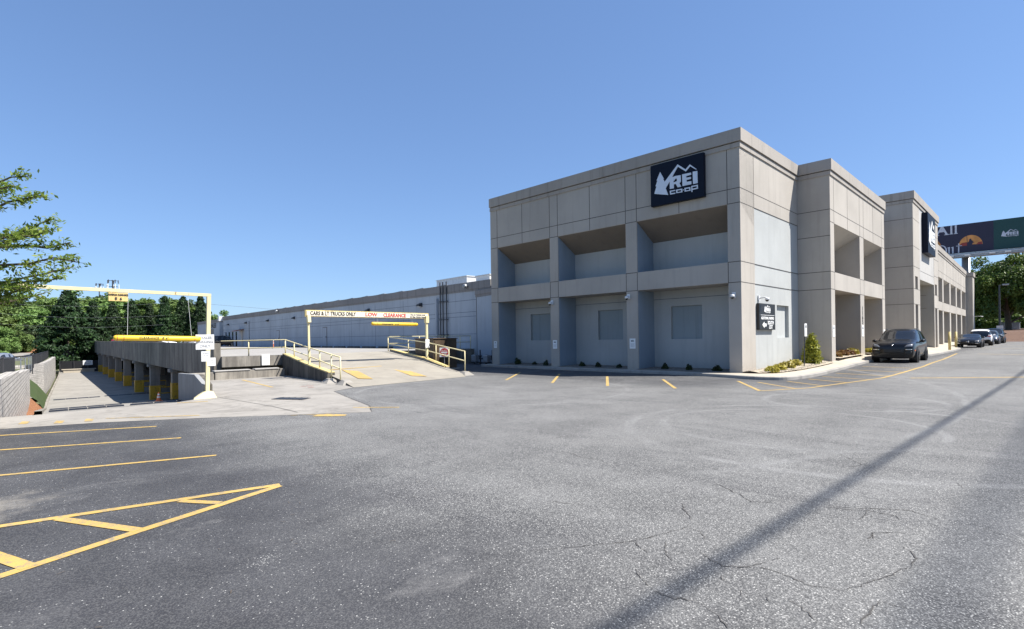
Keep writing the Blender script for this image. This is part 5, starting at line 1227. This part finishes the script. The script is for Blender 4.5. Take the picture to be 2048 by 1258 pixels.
# near tree at the left edge: layered branches
def near_tree():
    t=thing('near_tree','leafy tree with layered branches reaching in from the left edge','tree',(-.9,13.6,0))
    random.seed(21)
    O=Vector((-.9,13.6,0)); mb=MB()
    mb.tube([tuple(O),(-.95,13.65,1.2),(-.85,13.6,2.6),(-.9,13.7,4.2),(-.8,13.6,5.4)],[.16,.14,.12,.07,.03],'bark',10); part(mb,'trunk',t,smooth=True)
    br=MB(); LP=[];LN=[];LS=[]
    rt=Vector((.7071,-.7071,0)); fw=Vector((.7071,.7071,0))
    # (height at trunk, reach to the right, rise) layered limbs
    limbs=[]
    spec=[(2.0,2.15,.50,0),(2.15,2.3,.42,-.15),(2.3,2.35,.45,.2),(2.45,2.75,.5,.05),(2.65,2.95,.45,0),(2.8,2.7,.5,-.15),(3.0,2.6,.42,.12),(3.15,2.45,.42,-.1),(3.35,2.3,.4,.15),(3.6,2.25,.42,0),(3.85,2.25,.38,-.1),(4.1,1.9,.3,.1),(4.3,1.65,.3,0),(2.2,1.8,.3,.7),(2.8,2.1,.3,-.7),(3.3,1.9,.3,.7),(3.8,1.8,.2,-.6)]
    spec+=[(2.1+k*.3,1.7,.3,2.2+.5*k) for k in range(8)]
    for h,reach,rise,az in spec:
        d=rt*math.cos(az)+fw*math.sin(az); p=Vector((-.9,13.6,h)); P=[p.copy()]; n=7
        for k in range(n):
            p=p+d*reach/n+Vector((0,0,rise/n))+Vector((random.gauss(0,.04),random.gauss(0,.04),random.gauss(0,.065))); P.append(p.copy())
        br.tube([tuple(q) for q in P],[.04*(1-k/(n+1)) +.004 for k in range(n+1)],'bark',5)
        for k in range(2,n+1):
            for s in range(7):
                a=random.uniform(-1.3,1.3); dd=(d*math.cos(a)+d.cross(Vector((0,0,1)))*math.sin(a)); l=random.uniform(.15,.5)*(1.15-k/(n+3)); q0=P[k].lerp(P[k-1],random.random()); q1=q0+dd*l+Vector((0,0,random.uniform(-.05,.10)))
                br.tube([tuple(q0),tuple(q1)],[.006,.002],'bark',3,False)
                for m in range(12):
                    q=q0.lerp(q1,random.random()**.6*1.1)+Vector((random.gauss(0,.045),random.gauss(0,.045),random.gauss(0,.028))); LP.append(tuple(q)); LS.append(random.uniform(.035,.07))
    part(br,'branches',t)
    P=np.array(LP); me=leafmesh('foliage',P,np.tile(np.array([[0,0,1.]]),(len(P),1)),np.array(LS),'lf_near',1.5,.45); o=D.objects.new('foliage',me); C.objects.link(o); o.parent=t; o.matrix_parent_inverse=Matrix.Translation(t.location).inverted()
near_tree()
# ------------------------------------------------------------------ cars
def make_car(label,loc,rz,paint,L=4.8,Wd=1.9,Hh=1.68,kind='suv',rim='rim',scale=1.,group='cars parked on the lot',front=True):
    """local: x forward, nose at +L/2, z up"""
    T=thing('parked_car',label,'car',loc,group,rz); T.scale=(scale,)*3
    w=Wd/2
    if kind=='suv':
        st=[(-.5,.62,.80,.80,.84,0),(-.475,.36,1.05,1.22,.93,0),(-.42,.30,1.10,1.55,.97,0),(-.36,.27,1.10,1.62,1,1),(-.22,.25,1.09,1.67,1,1),(-.205,.25,1.09,1.67,1,2),(-.05,.25,1.06,1.68,1,1),(-.035,.25,1.06,1.68,1,2),(.08,.25,1.04,1.62,1,1),(.23,.24,1.04,1.08,1,0),(.33,.23,1.03,1.07,.99,0),(.43,.22,.98,1.03,.97,0),(.48,.23,.90,.95,.92,0),(.5,.27,.78,.80,.86,0)]
    elif kind=='sports':
        st=[(-.5,.45,.72,.74,.86,0),(-.47,.28,.86,.90,.95,0),(-.40,.24,.92,.97,1,0),(-.30,.22,.92,1.02,1,0),(-.16,.22,.90,1.17,1,1),(-.04,.22,.88,1.21,1,1),(.05,.22,.86,1.17,1,1),(.20,.22,.82,.88,1,0),(.32,.22,.77,.83,1,0),(.43,.24,.66,.72,.96,0),(.48,.30,.54,.58,.86,0),(.5,.36,.46,.48,.76,0)]
    elif kind=='wagon':
        st=[(-.5,.5,.86,.9,.86,0),(-.47,.33,1.0,1.12,.95,0),(-.42,.28,1.03,1.38,.98,1),(-.30,.25,1.02,1.55,1,1),(-.285,.25,1.02,1.55,1,2),(-.10,.25,.99,1.58,1,1),(-.085,.25,.99,1.58,1,2),(.05,.25,.97,1.52,1,1),(.20,.25,.97,1.02,1,0),(.31,.26,.93,.99,.99,0),(.43,.28,.82,.88,.95,0),(.48,.34,.68,.72,.86,0),(.5,.42,.56,.58,.76,0)]
    z0=1.0; rings=[];K=[]
    NP=9
    for (fx,zb,zl,zt,wf,k) in st:
        x=fx*L; W_=w*wf; k_=Hh/(1.68 if kind=='suv' else (1.21 if kind=='sports' else 1.58))
        zb*=k_;zl*=k_;zt*=k_
        cab=(zt-zl)>.15
        m=zb+(zl-zb)*.55
        half=[(0,zb),(W_*.8,zb),(W_*.965,zb+.07),(W_,m),(W_*.965,zl-.05),(W_*(.925),zl)]
        if cab: half+=[(W_*.75,zt-.10*(zt-zl)-.01),(W_*.64,zt),(0,zt+.03)]
        else: half+=[(W_*.80,zl+(zt-zl)*.7+.008),(W_*.5,zt+.01),(0,zt+.025)]
        rings.append([(x,y,z) for y,z in half]+[(x,-y,z) for y,z in reversed(half[1:-1])]); K.append(k)
    n=len(rings[0]); V=[p for r in rings for p in r]; F=[];MI=[]
    # materials: 0 paint 1 side glass 2 windscreen 3 rear window 4 lower trim
    for i in range(len(rings)-1):
        zi=st[i];zj=st[i+1]; ca=zi[3]-zi[2]>.15; cb=zj[3]-zj[2]>.15
        for j in range(n):
            j2=(j+1)%n; F.append((i*n+j,(i+1)*n+j,(i+1)*n+j2,i*n+j2)); m=0
            band=j if j<NP-1 else n-1-j
            if band in (0,): m=4
            if band==1: m=4
            if band==5 and ca and cb and not (K[i]==2): m=1
            if ca and cb and K[i]==2 and band==5: m=0
            if (not ca) and cb and i<len(rings)//2 and band in (6,7): m=3
            if ca and (not cb) and band in (6,7): m=2
            if band==5 and ((ca and not cb)): m=1
            if kind=='suv' and i==1 and band in (6,7): m=3
            MI.append(m)
    F.append(tuple(range(n))); MI.append(0); F.append(tuple((len(rings)-1)*n+k for k in reversed(range(n)))); MI.append(0)
    me=D.meshes.new('tmp'); me.from_pydata(V,[],F); 
    for m in (paint,'glass_dark','glass_dark','glass_dark','black'): me.materials.append(M[m])
    me.polygons.foreach_set('material_index',MI); bm=bmesh.new(); bm.from_mesh(me); bmesh.ops.recalc_face_normals(bm,faces=bm.faces); bm.to_mesh(me); bm.free()
    o=D.objects.new('tmp',me); C.objects.link(o); sb=o.modifiers.new('s','SUBSURF'); sb.levels=2; bpy.context.view_layer.update()
    full=D.meshes.new_from_object(o.evaluated_get(bpy.context.evaluated_depsgraph_get())); D.objects.remove(o)
    bm=bmesh.new(); bm.from_mesh(full); bv=BVHTree.FromBMesh(bm)
    def sub(idx,name,par,mats):
        b2=bm.copy(); bmesh.ops.delete(b2,geom=[f for f in b2.faces if f.material_index not in idx],context='FACES')
        if not b2.faces: b2.free(); return None
        for f in b2.faces: f.material_index=0 if len(idx)==1 else idx.index(f.material_index); f.smooth=True
        m=D.meshes.new(name); b2.to_mesh(m); b2.free()
        for k in mats: m.materials.append(M[k])
        oo=D.objects.new(name,m); C.objects.link(oo); oo.parent=par; return oo
    body=sub([0,4],'body',T,[paint,'black']); 
    sub([1],'side_window',T,['glass_dark']); sub([2],'windscreen',T,['glass_dark']); sub([3],'rear_window',T,['glass_dark'])
    def decal(name,pts,mat,dirn,par=body,off=.008,n=6,x0=3.2):
        # pts quad in (a,b): for dirn 'f'/'b': (y,z); for side 'l'/'r': (x,z)
        vs=[];ok=True
        A,B,C_,D_=[Vector((*p,0)) for p in pts]
        for i in range(n+1):
            for j in range(n+1):
                p=A.lerp(B,i/n).lerp(D_.lerp(C_,i/n),j/n)
                if dirn in 'fb': 
                    s=1 if dirn=='f' else -1; h=bv.ray_cast(Vector((s*4,p.x,p.y)),Vector((-s,0,0))); q=(h[0].x+s*off,p.x,p.y) if h[0] else (s*L*.48,p.x,p.y)
                else:
                    s=1 if dirn=='l' else -1; h=bv.ray_cast(Vector((p.x,s*3,p.y)),Vector((0,-s,0))); q=(p.x,h[0].y+s*off,p.y) if h[0] else (p.x,s*w*.9,p.y)
                vs.append(q)
        mb=MB(); mb.add(vs,[(i*(n+1)+j,i*(n+1)+j+1,(i+1)*(n+1)+j+1,(i+1)*(n+1)+j) for i in range(n) for j in range(n)],mat)
        oo=mb.build(name); oo.parent=par
        so=oo.modifiers.new('t','SOLIDIFY'); so.thickness=.01; so.offset=0
        for p in oo.data.polygons: p.use_smooth=True
        return oo
    k=Hh/1.68 if kind!='sports' else Hh/1.21
    if kind=='suv' or kind=='wagon':
        for s in (-1,1):
            decal('headlight',[(s*.50,.80*k),(s*.82,.83*k),(s*.80,.95*k),(s*.60,.90*k)],'lamp','f')
            decal('fog_strip',[(s*.54,.66*k),(s*.82,.67*k),(s*.82,.70*k),(s*.54,.69*k)],'chrome','f')
            decal('tail_light',[(s*.55,.92*k),(s*.84,.90*k),(s*.84,1.04*k),(s*.55,1.0*k)],'red_lens','b')
            decal('side_marker',[(L*.455,.60*k),(L*.425,.61*k),(L*.425,.66*k),(L*.455,.65*k)],'amber','l' if s>0 else 'r')
            decal('sill_trim',[(-L*.27,.36*k),(L*.26,.36*k),(L*.26,.41*k),(-L*.27,.41*k)],'black','l' if s>0 else 'r')
            decal('door_handle',[(L*.0,.93*k),(L*.045,.93*k),(L*.045,.955*k),(L*.0,.955*k)],paint,'l' if s>0 else 'r',off=.03)
            decal('side_intake',[(s*.52,.46*k),(s*.80,.46*k),(s*.80,.58*k),(s*.52,.58*k)],'black','f',off=.012)
        decal('grille',[(-.48,.52*k),(.48,.52*k),(.49,.70*k),(-.49,.70*k)],'black','f',off=.014)
        decal('badge',[(-.035,.86*k),(.035,.86*k),(.035,.92*k),(-.035,.92*k)],'chrome','f',n=2)
        decal('rear_plate',[(-.26,.70*k),(.26,.70*k),(.26,.83*k),(-.26,.83*k)],'white','b',n=2)
    else:
        for s in (-1,1):
            decal('headlight',[(s*.48,.56),(s*.74,.60),(s*.72,.66),(s*.52,.62)],'lamp','f')
            decal('fog_strip',[(s*.5,.38),(s*.74,.38),(s*.72,.44),(s*.55,.43)],'chrome','f')
        decal('grille',[(-.45,.30),(.45,.30),(.40,.44),(-.40,.44)],'black','f',off=.014); decal('badge',[(-.1,.52),(.1,.52),(.1,.56),(-.1,.56)],'chrome','f',n=2)
    # wheels
    rw=.37*(Hh/1.68)**.3 if kind!='sports' else .33
    for fx in (L*.31,-L*.29):
        for s in (-1,1):
            y=s*(w-.13)
            a=MB(); a.tube([(fx,s*(w-.33),rw+.015),(fx,s*(w+.004),rw+.015)],rw*1.13,'black',24); q=a.build('wheel_arch'); q.parent=T
            a=MB(); a.tube([(fx,s*(w-.27),rw),(fx,s*(w-.235),rw),(fx,s*(w-.02),rw),(fx,s*(w+.014),rw)],[rw*.93,rw,rw,rw*.93],'tyre',28); q=a.build('wheel'); q.parent=T
            for p in q.data.polygons: p.use_smooth=len(p.vertices)==4
            a=MB(); a.tube([(fx,s*(w+.005),rw),(fx,s*(w+.02),rw)],rw*.66,'black',24); b=a.build('hub'); b.parent=q
            a=MB()
            for m in range(10):
                t=m*math.pi/5; a.bar((fx,s*(w+.026),rw),(fx+rw*.66*math.cos(t),s*(w+.026),rw+rw*.66*math.sin(t)),.03,.04,rim,up=(0,1,0))
            rr=rw*.67
            for m in range(24):
                t=m*math.pi/12;t2=(m+1)*math.pi/12; a.bar((fx+rr*math.cos(t),s*(w+.022),rw+rr*math.sin(t)),(fx+rr*math.cos(t2),s*(w+.022),rw+rr*math.sin(t2)),.035,.03,rim,up=(0,1,0))
            b=a.build('rim'); b.parent=q
    # mirrors
    zm=1.08*k if kind!='sports' else .92
    for s in (-1,1):
        a=MB(); x=L*.155 if kind!='sports' else L*.12; a.sphere((x,s*(w+.08),zm),.1,paint,12,8,(.7,1.1,.75)); a.tube([(x,s*(w-.08),zm-.07),(x,s*(w+.06),zm-.04)],.02,'black',6); q=a.build('mirror',smooth=True); q.parent=T
    if kind=='suv':
        for s in (-1,1): a=MB(); a.tube([(-L*.30,s*w*.66,1.66*k),(L*.0,s*w*.66,1.70*k)],.018,'black',6); q=a.build('roof_rail'); q.parent=T
    bm.free(); return T
GP='cars parked beside the store'
make_car('large glossy black suv facing the camera beside the store piers',(33.1,5.2,.13),R(180.5),'p_black',4.7,1.90,1.74,'suv','rim_dark',group=GP,scale=.95)
make_car('small low black sports car behind the yellow bollards',(64.5,4.9,.16),R(180),'p_black',4.4,1.8,1.24,'sports','rim_dark',group=GP)
make_car('white suv parked nose to nose behind the black sports car',(74.0,4.75,.16),R(2),'p_white',4.7,1.9,1.66,'suv',group=GP)
make_car('grey blue hatchback parked behind the white suv',(81.5,4.55,.16),R(180),'p_grey',4.5,1.85,1.55,'wagon',group=GP)
make_car('tall black suv at the far end of the parked row',(88.0,4.4,.16),R(180),'p_black',4.9,1.95,1.78,'suv',group=GP)
make_car('dark suv farthest along the store, mostly hidden by the row',(96.5,6.3,.16),R(180),'p_black',4.8,1.9,1.72,'suv',group=GP)
GD='cars parked on the raised deck'
def deckpos(px,dist): x,y=ray_xy(px,dist); return (x,y,.95)
aD=math.atan2(nx.y,nx.x)
make_car('black suv parked beside the warehouse office entrance',deckpos(452,84),aD-R(35),'p_black',4.8,1.9,1.7,'suv',group=GD)
make_car('silver pickup like car half hidden behind the notice on the gate post',deckpos(385,80),aD+R(90),'p_silver',4.7,1.85,1.55,'wagon',group=GD)
make_car('dark wagon behind the lettering of the hanging yellow bar',deckpos(300,86),aD-R(10),'p_black',4.8,1.9,1.55,'wagon',group=GD)
make_car('white car right of the dark wagon behind the hanging yellow bar',deckpos(326,92),aD,'p_white',4.6,1.85,1.45,'wagon',group=GD)
make_car('red car behind the left end of the hanging yellow bar',deckpos(231,92),aD+R(90),'p_red',4.5,1.85,1.45,'wagon',group=GD)
x,y=ray_xy(8,62); make_car('pale van like vehicle beyond the fence at the left edge',(x,y,-1.0),R(60),'p_silver',4.7,1.85,1.75,'wagon',group='vehicles beyond the fence')
x,y=ray_xy(170,128)
# end of drive: low block and fence with sign
root=thing('drive_end_fence','dark fence with a small white sign closing the far end of the lower drive','fence',(11,106,-2.65))
mb=MB(); mb.bar((8.8,108,-1.8),(17,105,-1.8),.05,1.7,'mesh'); part(mb,'screen',root)
for k in range(6): t=k/5; mb=MB(); mb.tube([(8.8+8.2*t,107.9-3*t,-2.7),(8.8+8.2*t,107.9-3*t,-.9)],.06,'dark_metal',6); part(mb,'post',root)
mb=MB(); mb.box(11.4,12.6,105.9,105.95,-1.6,-.9,'white'); s=thing('notice_sign','small white sign on the dark fence at the end of the lower drive','sign',(12,105.9,-1.6)); part(mb,'plate',s); text('PRIVATE',.22,(12,105.88,-1.15),(1,0,0),(0,0,1),'black_text',s); text('PROPERTY',.2,(12,105.88,-1.4),(1,0,0),(0,0,1),'black_text',s)
mb=MB(); mb.box(8.9,12.6,104.2,105,-2.7,-2.2,'walk'); mb.box(8.7,12.8,104.1,105.1,-2.197,-2.1,'walk'); tag(mb.build('concrete_block'),'long low pale concrete block at the far end of the lower drive','barrier')
# roadside bank and light fence far left
mb=MB(); a=ray_xy(-30,100);b=ray_xy(75,100);c=ray_xy(75,118);d_=ray_xy(-30,118); mb.add([(a[0],a[1],.2),(b[0],b[1],.2),(c[0],c[1],2.2),(d_[0],d_[1],2.2)],[(0,1,2,3)],'mulch'); struct(mb,'roadside_bank')
mb=MB(); a=ray_xy(-30,84);b=ray_xy(72,84);c=ray_xy(72,99);d_=ray_xy(-30,99); mb.add([(a[0],a[1],-.1),(b[0],b[1],-.1),(c[0],c[1],.2),(d_[0],d_[1],.2)],[(0,1,2,3)],'apron'); struct(mb,'side_road')

# ------------------------------------------------------------------ billboard
s=thing('billboard','wide navy and green billboard on a steel column behind the store','billboard',(100.8,8,0))
mb=MB(); mb.box(100.05,100.5,-4.2,14.6,12.95,17.05,'dark_metal'); part(mb,'frame',s)
bl=plain  # artwork materials
M['bb_navy']=bl('billboard_navy',(.022,.02,.045),.6); M['bb_green']=bl('billboard_green',(.010,.055,.052),.6); M['bb_sun']=bl('billboard_orange',(.62,.26,.07),.6,var=.25,sc=1); M['bb_red']=bl('billboard_red',(.28,.04,.03),.6); M['bb_grey']=bl('billboard_pale_grey',(.55,.56,.62),.6)
mb=MB(); mb.box(100.0,100.049,4.92,14.6,12.97,17.03,'bb_navy'); pn=part(mb,'navy_panel',s)
mb=MB(); mb.box(100.0,100.049,-4.2,4.915,12.97,17.03,'bb_green'); part(mb,'green_panel',s)
def arc(cx,cy,rx,ry,mat,y0=None,clipb=13.6):
    P=[(99.99,cx+rx*math.cos(t),max(clipb,cy+ry*math.sin(t))) for t in np.linspace(0,math.pi,24)]
    mb=MB(); mb.prism(P,(-.004,0,0),mat); return mb
part(arc(7.37,13.9,1.30,1.45,'bb_sun',clipb=13.9),'printed_sun',s); part(arc(12.2,13.9,1.6,1.62,'bb_sun',clipb=13.9),'printed_sun',s)
def bpoly(P,mat,t,name): mb=MB(); mb.prism([(99.985-t,y,z) for y,z in P],(-.003,0,0),mat); part(mb,name,s)
bpoly([(8.75,13.9),(8.3,14.35),(7.7,14.4),(7.55,13.9)],'bb_red',.003,'printed_haze'); bpoly([(6.1,13.9),(6.15,14.3),(6.5,14.25),(6.8,13.9)],'bb_red',.003,'printed_haze'); bpoly([(10.7,13.9),(10.9,14.3),(11.3,14.2),(11.5,13.9)],'bb_red',.003,'printed_haze')
bpoly([(7.72,13.6),(7.66,14.35),(7.52,14.5),(7.5,14.75),(7.4,14.85),(7.28,14.8),(7.26,14.6),(7.18,14.55),(7.05,14.32),(6.98,14.38),(7.0,14.2),(7.1,14.25),(7.2,14.0),(6.0,13.9),(6.0,13.5),(7.72,13.5)],'bb_navy',.008,'printed_figure'); bpoly([(7.74,13.9),(7.78,15.35),(7.73,15.36),(7.68,13.9)],'bb_navy',.008,'printed_figure')
def ser(P,): bpoly(P,'bb_grey',.012,'serif_lettering')
def yy(t): return t
# 'All' cropped by the top edge
T_=17.03
def Q(y,z): return (y,min(z,T_))
ser([(11.35,15.75),(10.85,15.75),(10.85,15.83),(10.97,15.86),(10.52,17.03),(10.38,17.03),(9.80,15.86),(9.68,15.83),(9.68,15.75),(10.30,15.75),(10.30,15.83),(10.12,15.87),(10.28,16.2),(10.76,16.2),(10.86,16.12),(11.08,15.86),(11.35,15.83)][0:1]+[(11.35,15.83),(11.2,15.86),(10.66,17.03),(10.38,17.03),(9.86,15.86),(9.70,15.83),(9.70,15.75),(10.28,15.75),(10.28,15.83),(10.13,15.86),(10.27,16.22),(10.85,16.22),(11.0,15.86),(10.86,15.83),(10.86,15.75)])
for y in (9.45,8.95):
    ser([(y+.12,17.03),(y-.10,17.03),(y-.10,15.86),(y-.20,15.83),(y-.20,15.76),(y+.22,15.76),(y+.22,15.83),(y+.12,15.86)])
# 'Out' cropped by the bottom edge
P=[(10.6+.62*math.cos(t),13.45+.85*math.sin(t)) for t in np.linspace(-.55,math.pi+.55,26)]; I=[(10.6+.46*math.cos(t),13.45+.74*math.sin(t)) for t in np.linspace(math.pi+.52,-.52,26)]
for k in range(25): ser([P[k],P[k+1],I[24-k],I[25-k]])
for y in (9.75,9.33): ser([(y+.09,13.9),(y-.09,13.95),(y-.09,12.98),(y+.09,12.98)]); ser([(y+.2,13.86),(y+.09,13.9),(y+.09,13.8),(y+.2,13.8)])
ser([(8.72,14.3),(8.60,14.35),(8.60,12.98),(8.76,12.98)]); ser([(8.95,14.02),(8.30,14.02),(8.30,13.93),(8.95,13.93)])
logo((99.99,4.32,14.28),(0,-1,0),(0,0,1),2.13,1.47,'bb_grey',s,.01)
mb=MB(); mb.box(99.3,100.6,-4.2,14.6,12.25,12.8,'grey_metal'); mb.box(99.2,99.32,-4.2,14.6,12.55,12.62,'light_metal'); part(mb,'catwalk',s)
for y in (9.4,7.6,5.0,3.4,1.2): mb=MB(); mb.bar((99.3,y,12.5),(98.4,y,12.35),.05,.05,'grey_metal'); mb.box(98.2,98.7,y-.3,y+.3,12.3,12.5,'white_metal'); part(mb,'flood_light',s)
mb=MB(); mb.tube([(100.9,7.95,0),(100.9,7.95,12.3)],.5,'grey_metal',18); part(mb,'column',s,smooth=True)
# ------------------------------------------------------------------ masts and wires
def mast(px,dist,ztop,label,w):
    x,y=ray_xy(px,dist); s=thing('lattice_mast',label,'mast',(x,y,-2),'distant antenna masts'); mb=MB(); mb.tube([(x,y,-2),(x,y,ztop)],[.45*w,.18*w],'dark_metal',6); part(mb,'pole',s)
    for z,l in ((ztop-.3,1.5*w),(ztop-2.2*w,1.7*w)):
        mb=MB(); 
        for a in (.1,1.15,2.2): mb.tube([(x-l*math.cos(a),y-l*math.sin(a),z),(x+l*math.cos(a),y+l*math.sin(a),z)],.07,'dark_metal',5)
        part(mb,'platform',s)
        for k in range(5):
            a=k*1.256; mb=MB(); mb.box(x+l*math.cos(a)-.15,x+l*math.cos(a)+.15,y+l*math.sin(a)-.15,y+l*math.sin(a)+.15,z-.9*w,z+.8*w if z<ztop-1 else z+.3,'light_metal' if z<ztop-1 else 'dark_metal'); part(mb,'antenna_panel',s)
mast(227,230,topz(560,230,227),'taller antenna mast above the woodland near the small yellow sign',1.3)
mast(200,260,topz(567,260,200),'shorter antenna mast left of the taller one above the woodland',1.0)
wires=[(604,60,608,'highest'),(624,95,633,'middle'),(645,60,651,'lowest')]
for (ya,_,yb,nm) in wires:
    a=ray_xy(-40,75);b=ray_xy(330,95); za=topz(ya,75,-40);zb=topz(yb-2,95,330); P=[]
    for k in range(13): t=k/12; P.append((a[0]+(b[0]-a[0])*t,a[1]+(b[1]-a[1])*t,za+(zb-za)*t-1.2*math.sin(math.pi*t)*.5))
    mb=MB(); mb.tube(P,.008,'grey_metal',5); tag(mb.build('power_line'),nm+' of the pale wires crossing in front of the left woodland','wire','wires across the woodland')
a=ray_xy(380,150);b=ray_xy(660,150); mb=MB(); mb.tube([(a[0],a[1],topz(605,150,380)),(b[0],b[1],topz(628,150,660))],.03,'grey_metal',5); tag(mb.build('power_line'),'thin wire in the sky above the far end of the warehouse','wire','wires across the woodland')
# overhead bundle along the street behind the camera's right shoulder; second tube added for its shadow
SV=Vector((.42,-.60,1.0))
def cable(h,y0,y1,x0,x1,r,label):
    P=[]
    for k in range(25):
        t=k/24; x=x0+(x1-x0)*t; P.append((x+SV.x*h,y0+(y1-y0)*t+SV.y*h,h))
    mb=MB(); mb.tube(P,r,'black',8); tag(mb.build('overhead_shadow_cable'),label,'cable','thick overhead utility cables')
cable(15,3.1,-.1,-30,44,.042,'thick black overhead cable bundle nearest the store')
cable(40,1.62,-1.0,-30,45,.06,'thicker black tube added high overhead to cast the second shadow')  # made-up tube out of view, only there for the soft shadow band
# ------------------------------------------------------------------ sky, sun, camera
W_=D.worlds.new('World'); SC.world=W_; W_.use_nodes=True; nt=W_.node_tree; bg=nt.nodes['Background']
sk=nt.nodes.new('ShaderNodeTexSky'); sk.sky_type='NISHITA'; sk.sun_disc=False
elev=math.atan2(1,math.hypot(SV.x,SV.y)); sk.sun_elevation=elev; sk.sun_rotation=math.atan2(SV.x,SV.y)
sk.air_density=1.0; sk.dust_density=.3; sk.ozone_density=2.2; sk.altitude=300
tn=nt.nodes.new('ShaderNodeMix'); tn.data_type='RGBA'; tn.blend_type='MULTIPLY'; tn.inputs[0].default_value=1; tn.inputs[7].default_value=(1.0,1.13,1.32,1); nt.links.new(sk.outputs[0],tn.inputs[6]); gm_=nt.nodes.new('ShaderNodeGamma'); gm_.inputs[1].default_value=.65; t2_=nt.nodes.new('ShaderNodeMix'); t2_.data_type='RGBA'; t2_.blend_type='MULTIPLY'; t2_.inputs[0].default_value=1; t2_.inputs[7].default_value=(1.28,1.55,1.93,1); nt.links.new(tn.outputs[2],gm_.inputs[0]); nt.links.new(gm_.outputs[0],t2_.inputs[6]); nt.links.new(t2_.outputs[2],bg.inputs[0]); bg.inputs[1].default_value=.065
ld=D.lights.new('sun','SUN'); ld.energy=5.0; ld.angle=R(.53); ld.color=(1,.955,.89); lo=D.objects.new('sun',ld); C.objects.link(lo)
lo.rotation_euler=SV.to_track_quat('Z','Y').to_euler(); lo.location=(0,0,50)
cam=D.cameras.new('camera'); co=D.objects.new('camera',cam); C.objects.link(co); SC.camera=co
cam.sensor_width=36; cam.lens=36*1066/2048; cam.shift_y=(676.5-629)/2048; cam.clip_end=4000; cam.clip_start=.05
co.location=(0,0,1.6)
S_=math.sqrt(.5); r_=R(.83)
rt=Vector((S_,-S_,0)); up=Vector((0,0,1)); fw=Vector((S_,S_,0))
# rolled clockwise: the horizon climbs to the right in the picture
rt2=rt*math.cos(r_)-up*math.sin(r_); up2=rt*math.sin(r_)+up*math.cos(r_)
m=Matrix((rt2,up2,-fw)).transposed().to_4x4(); m.translation=Vector((0,0,1.6)); co.matrix_world=m
vs_=SC.view_settings; SC.display_settings.display_device='sRGB'; vs_.view_transform='Standard'; vs_.look='None'; vs_.exposure=1.0; vs_.gamma=1
SC.render.engine='CYCLES'; SC.render.resolution_x=1024; SC.render.resolution_y=629
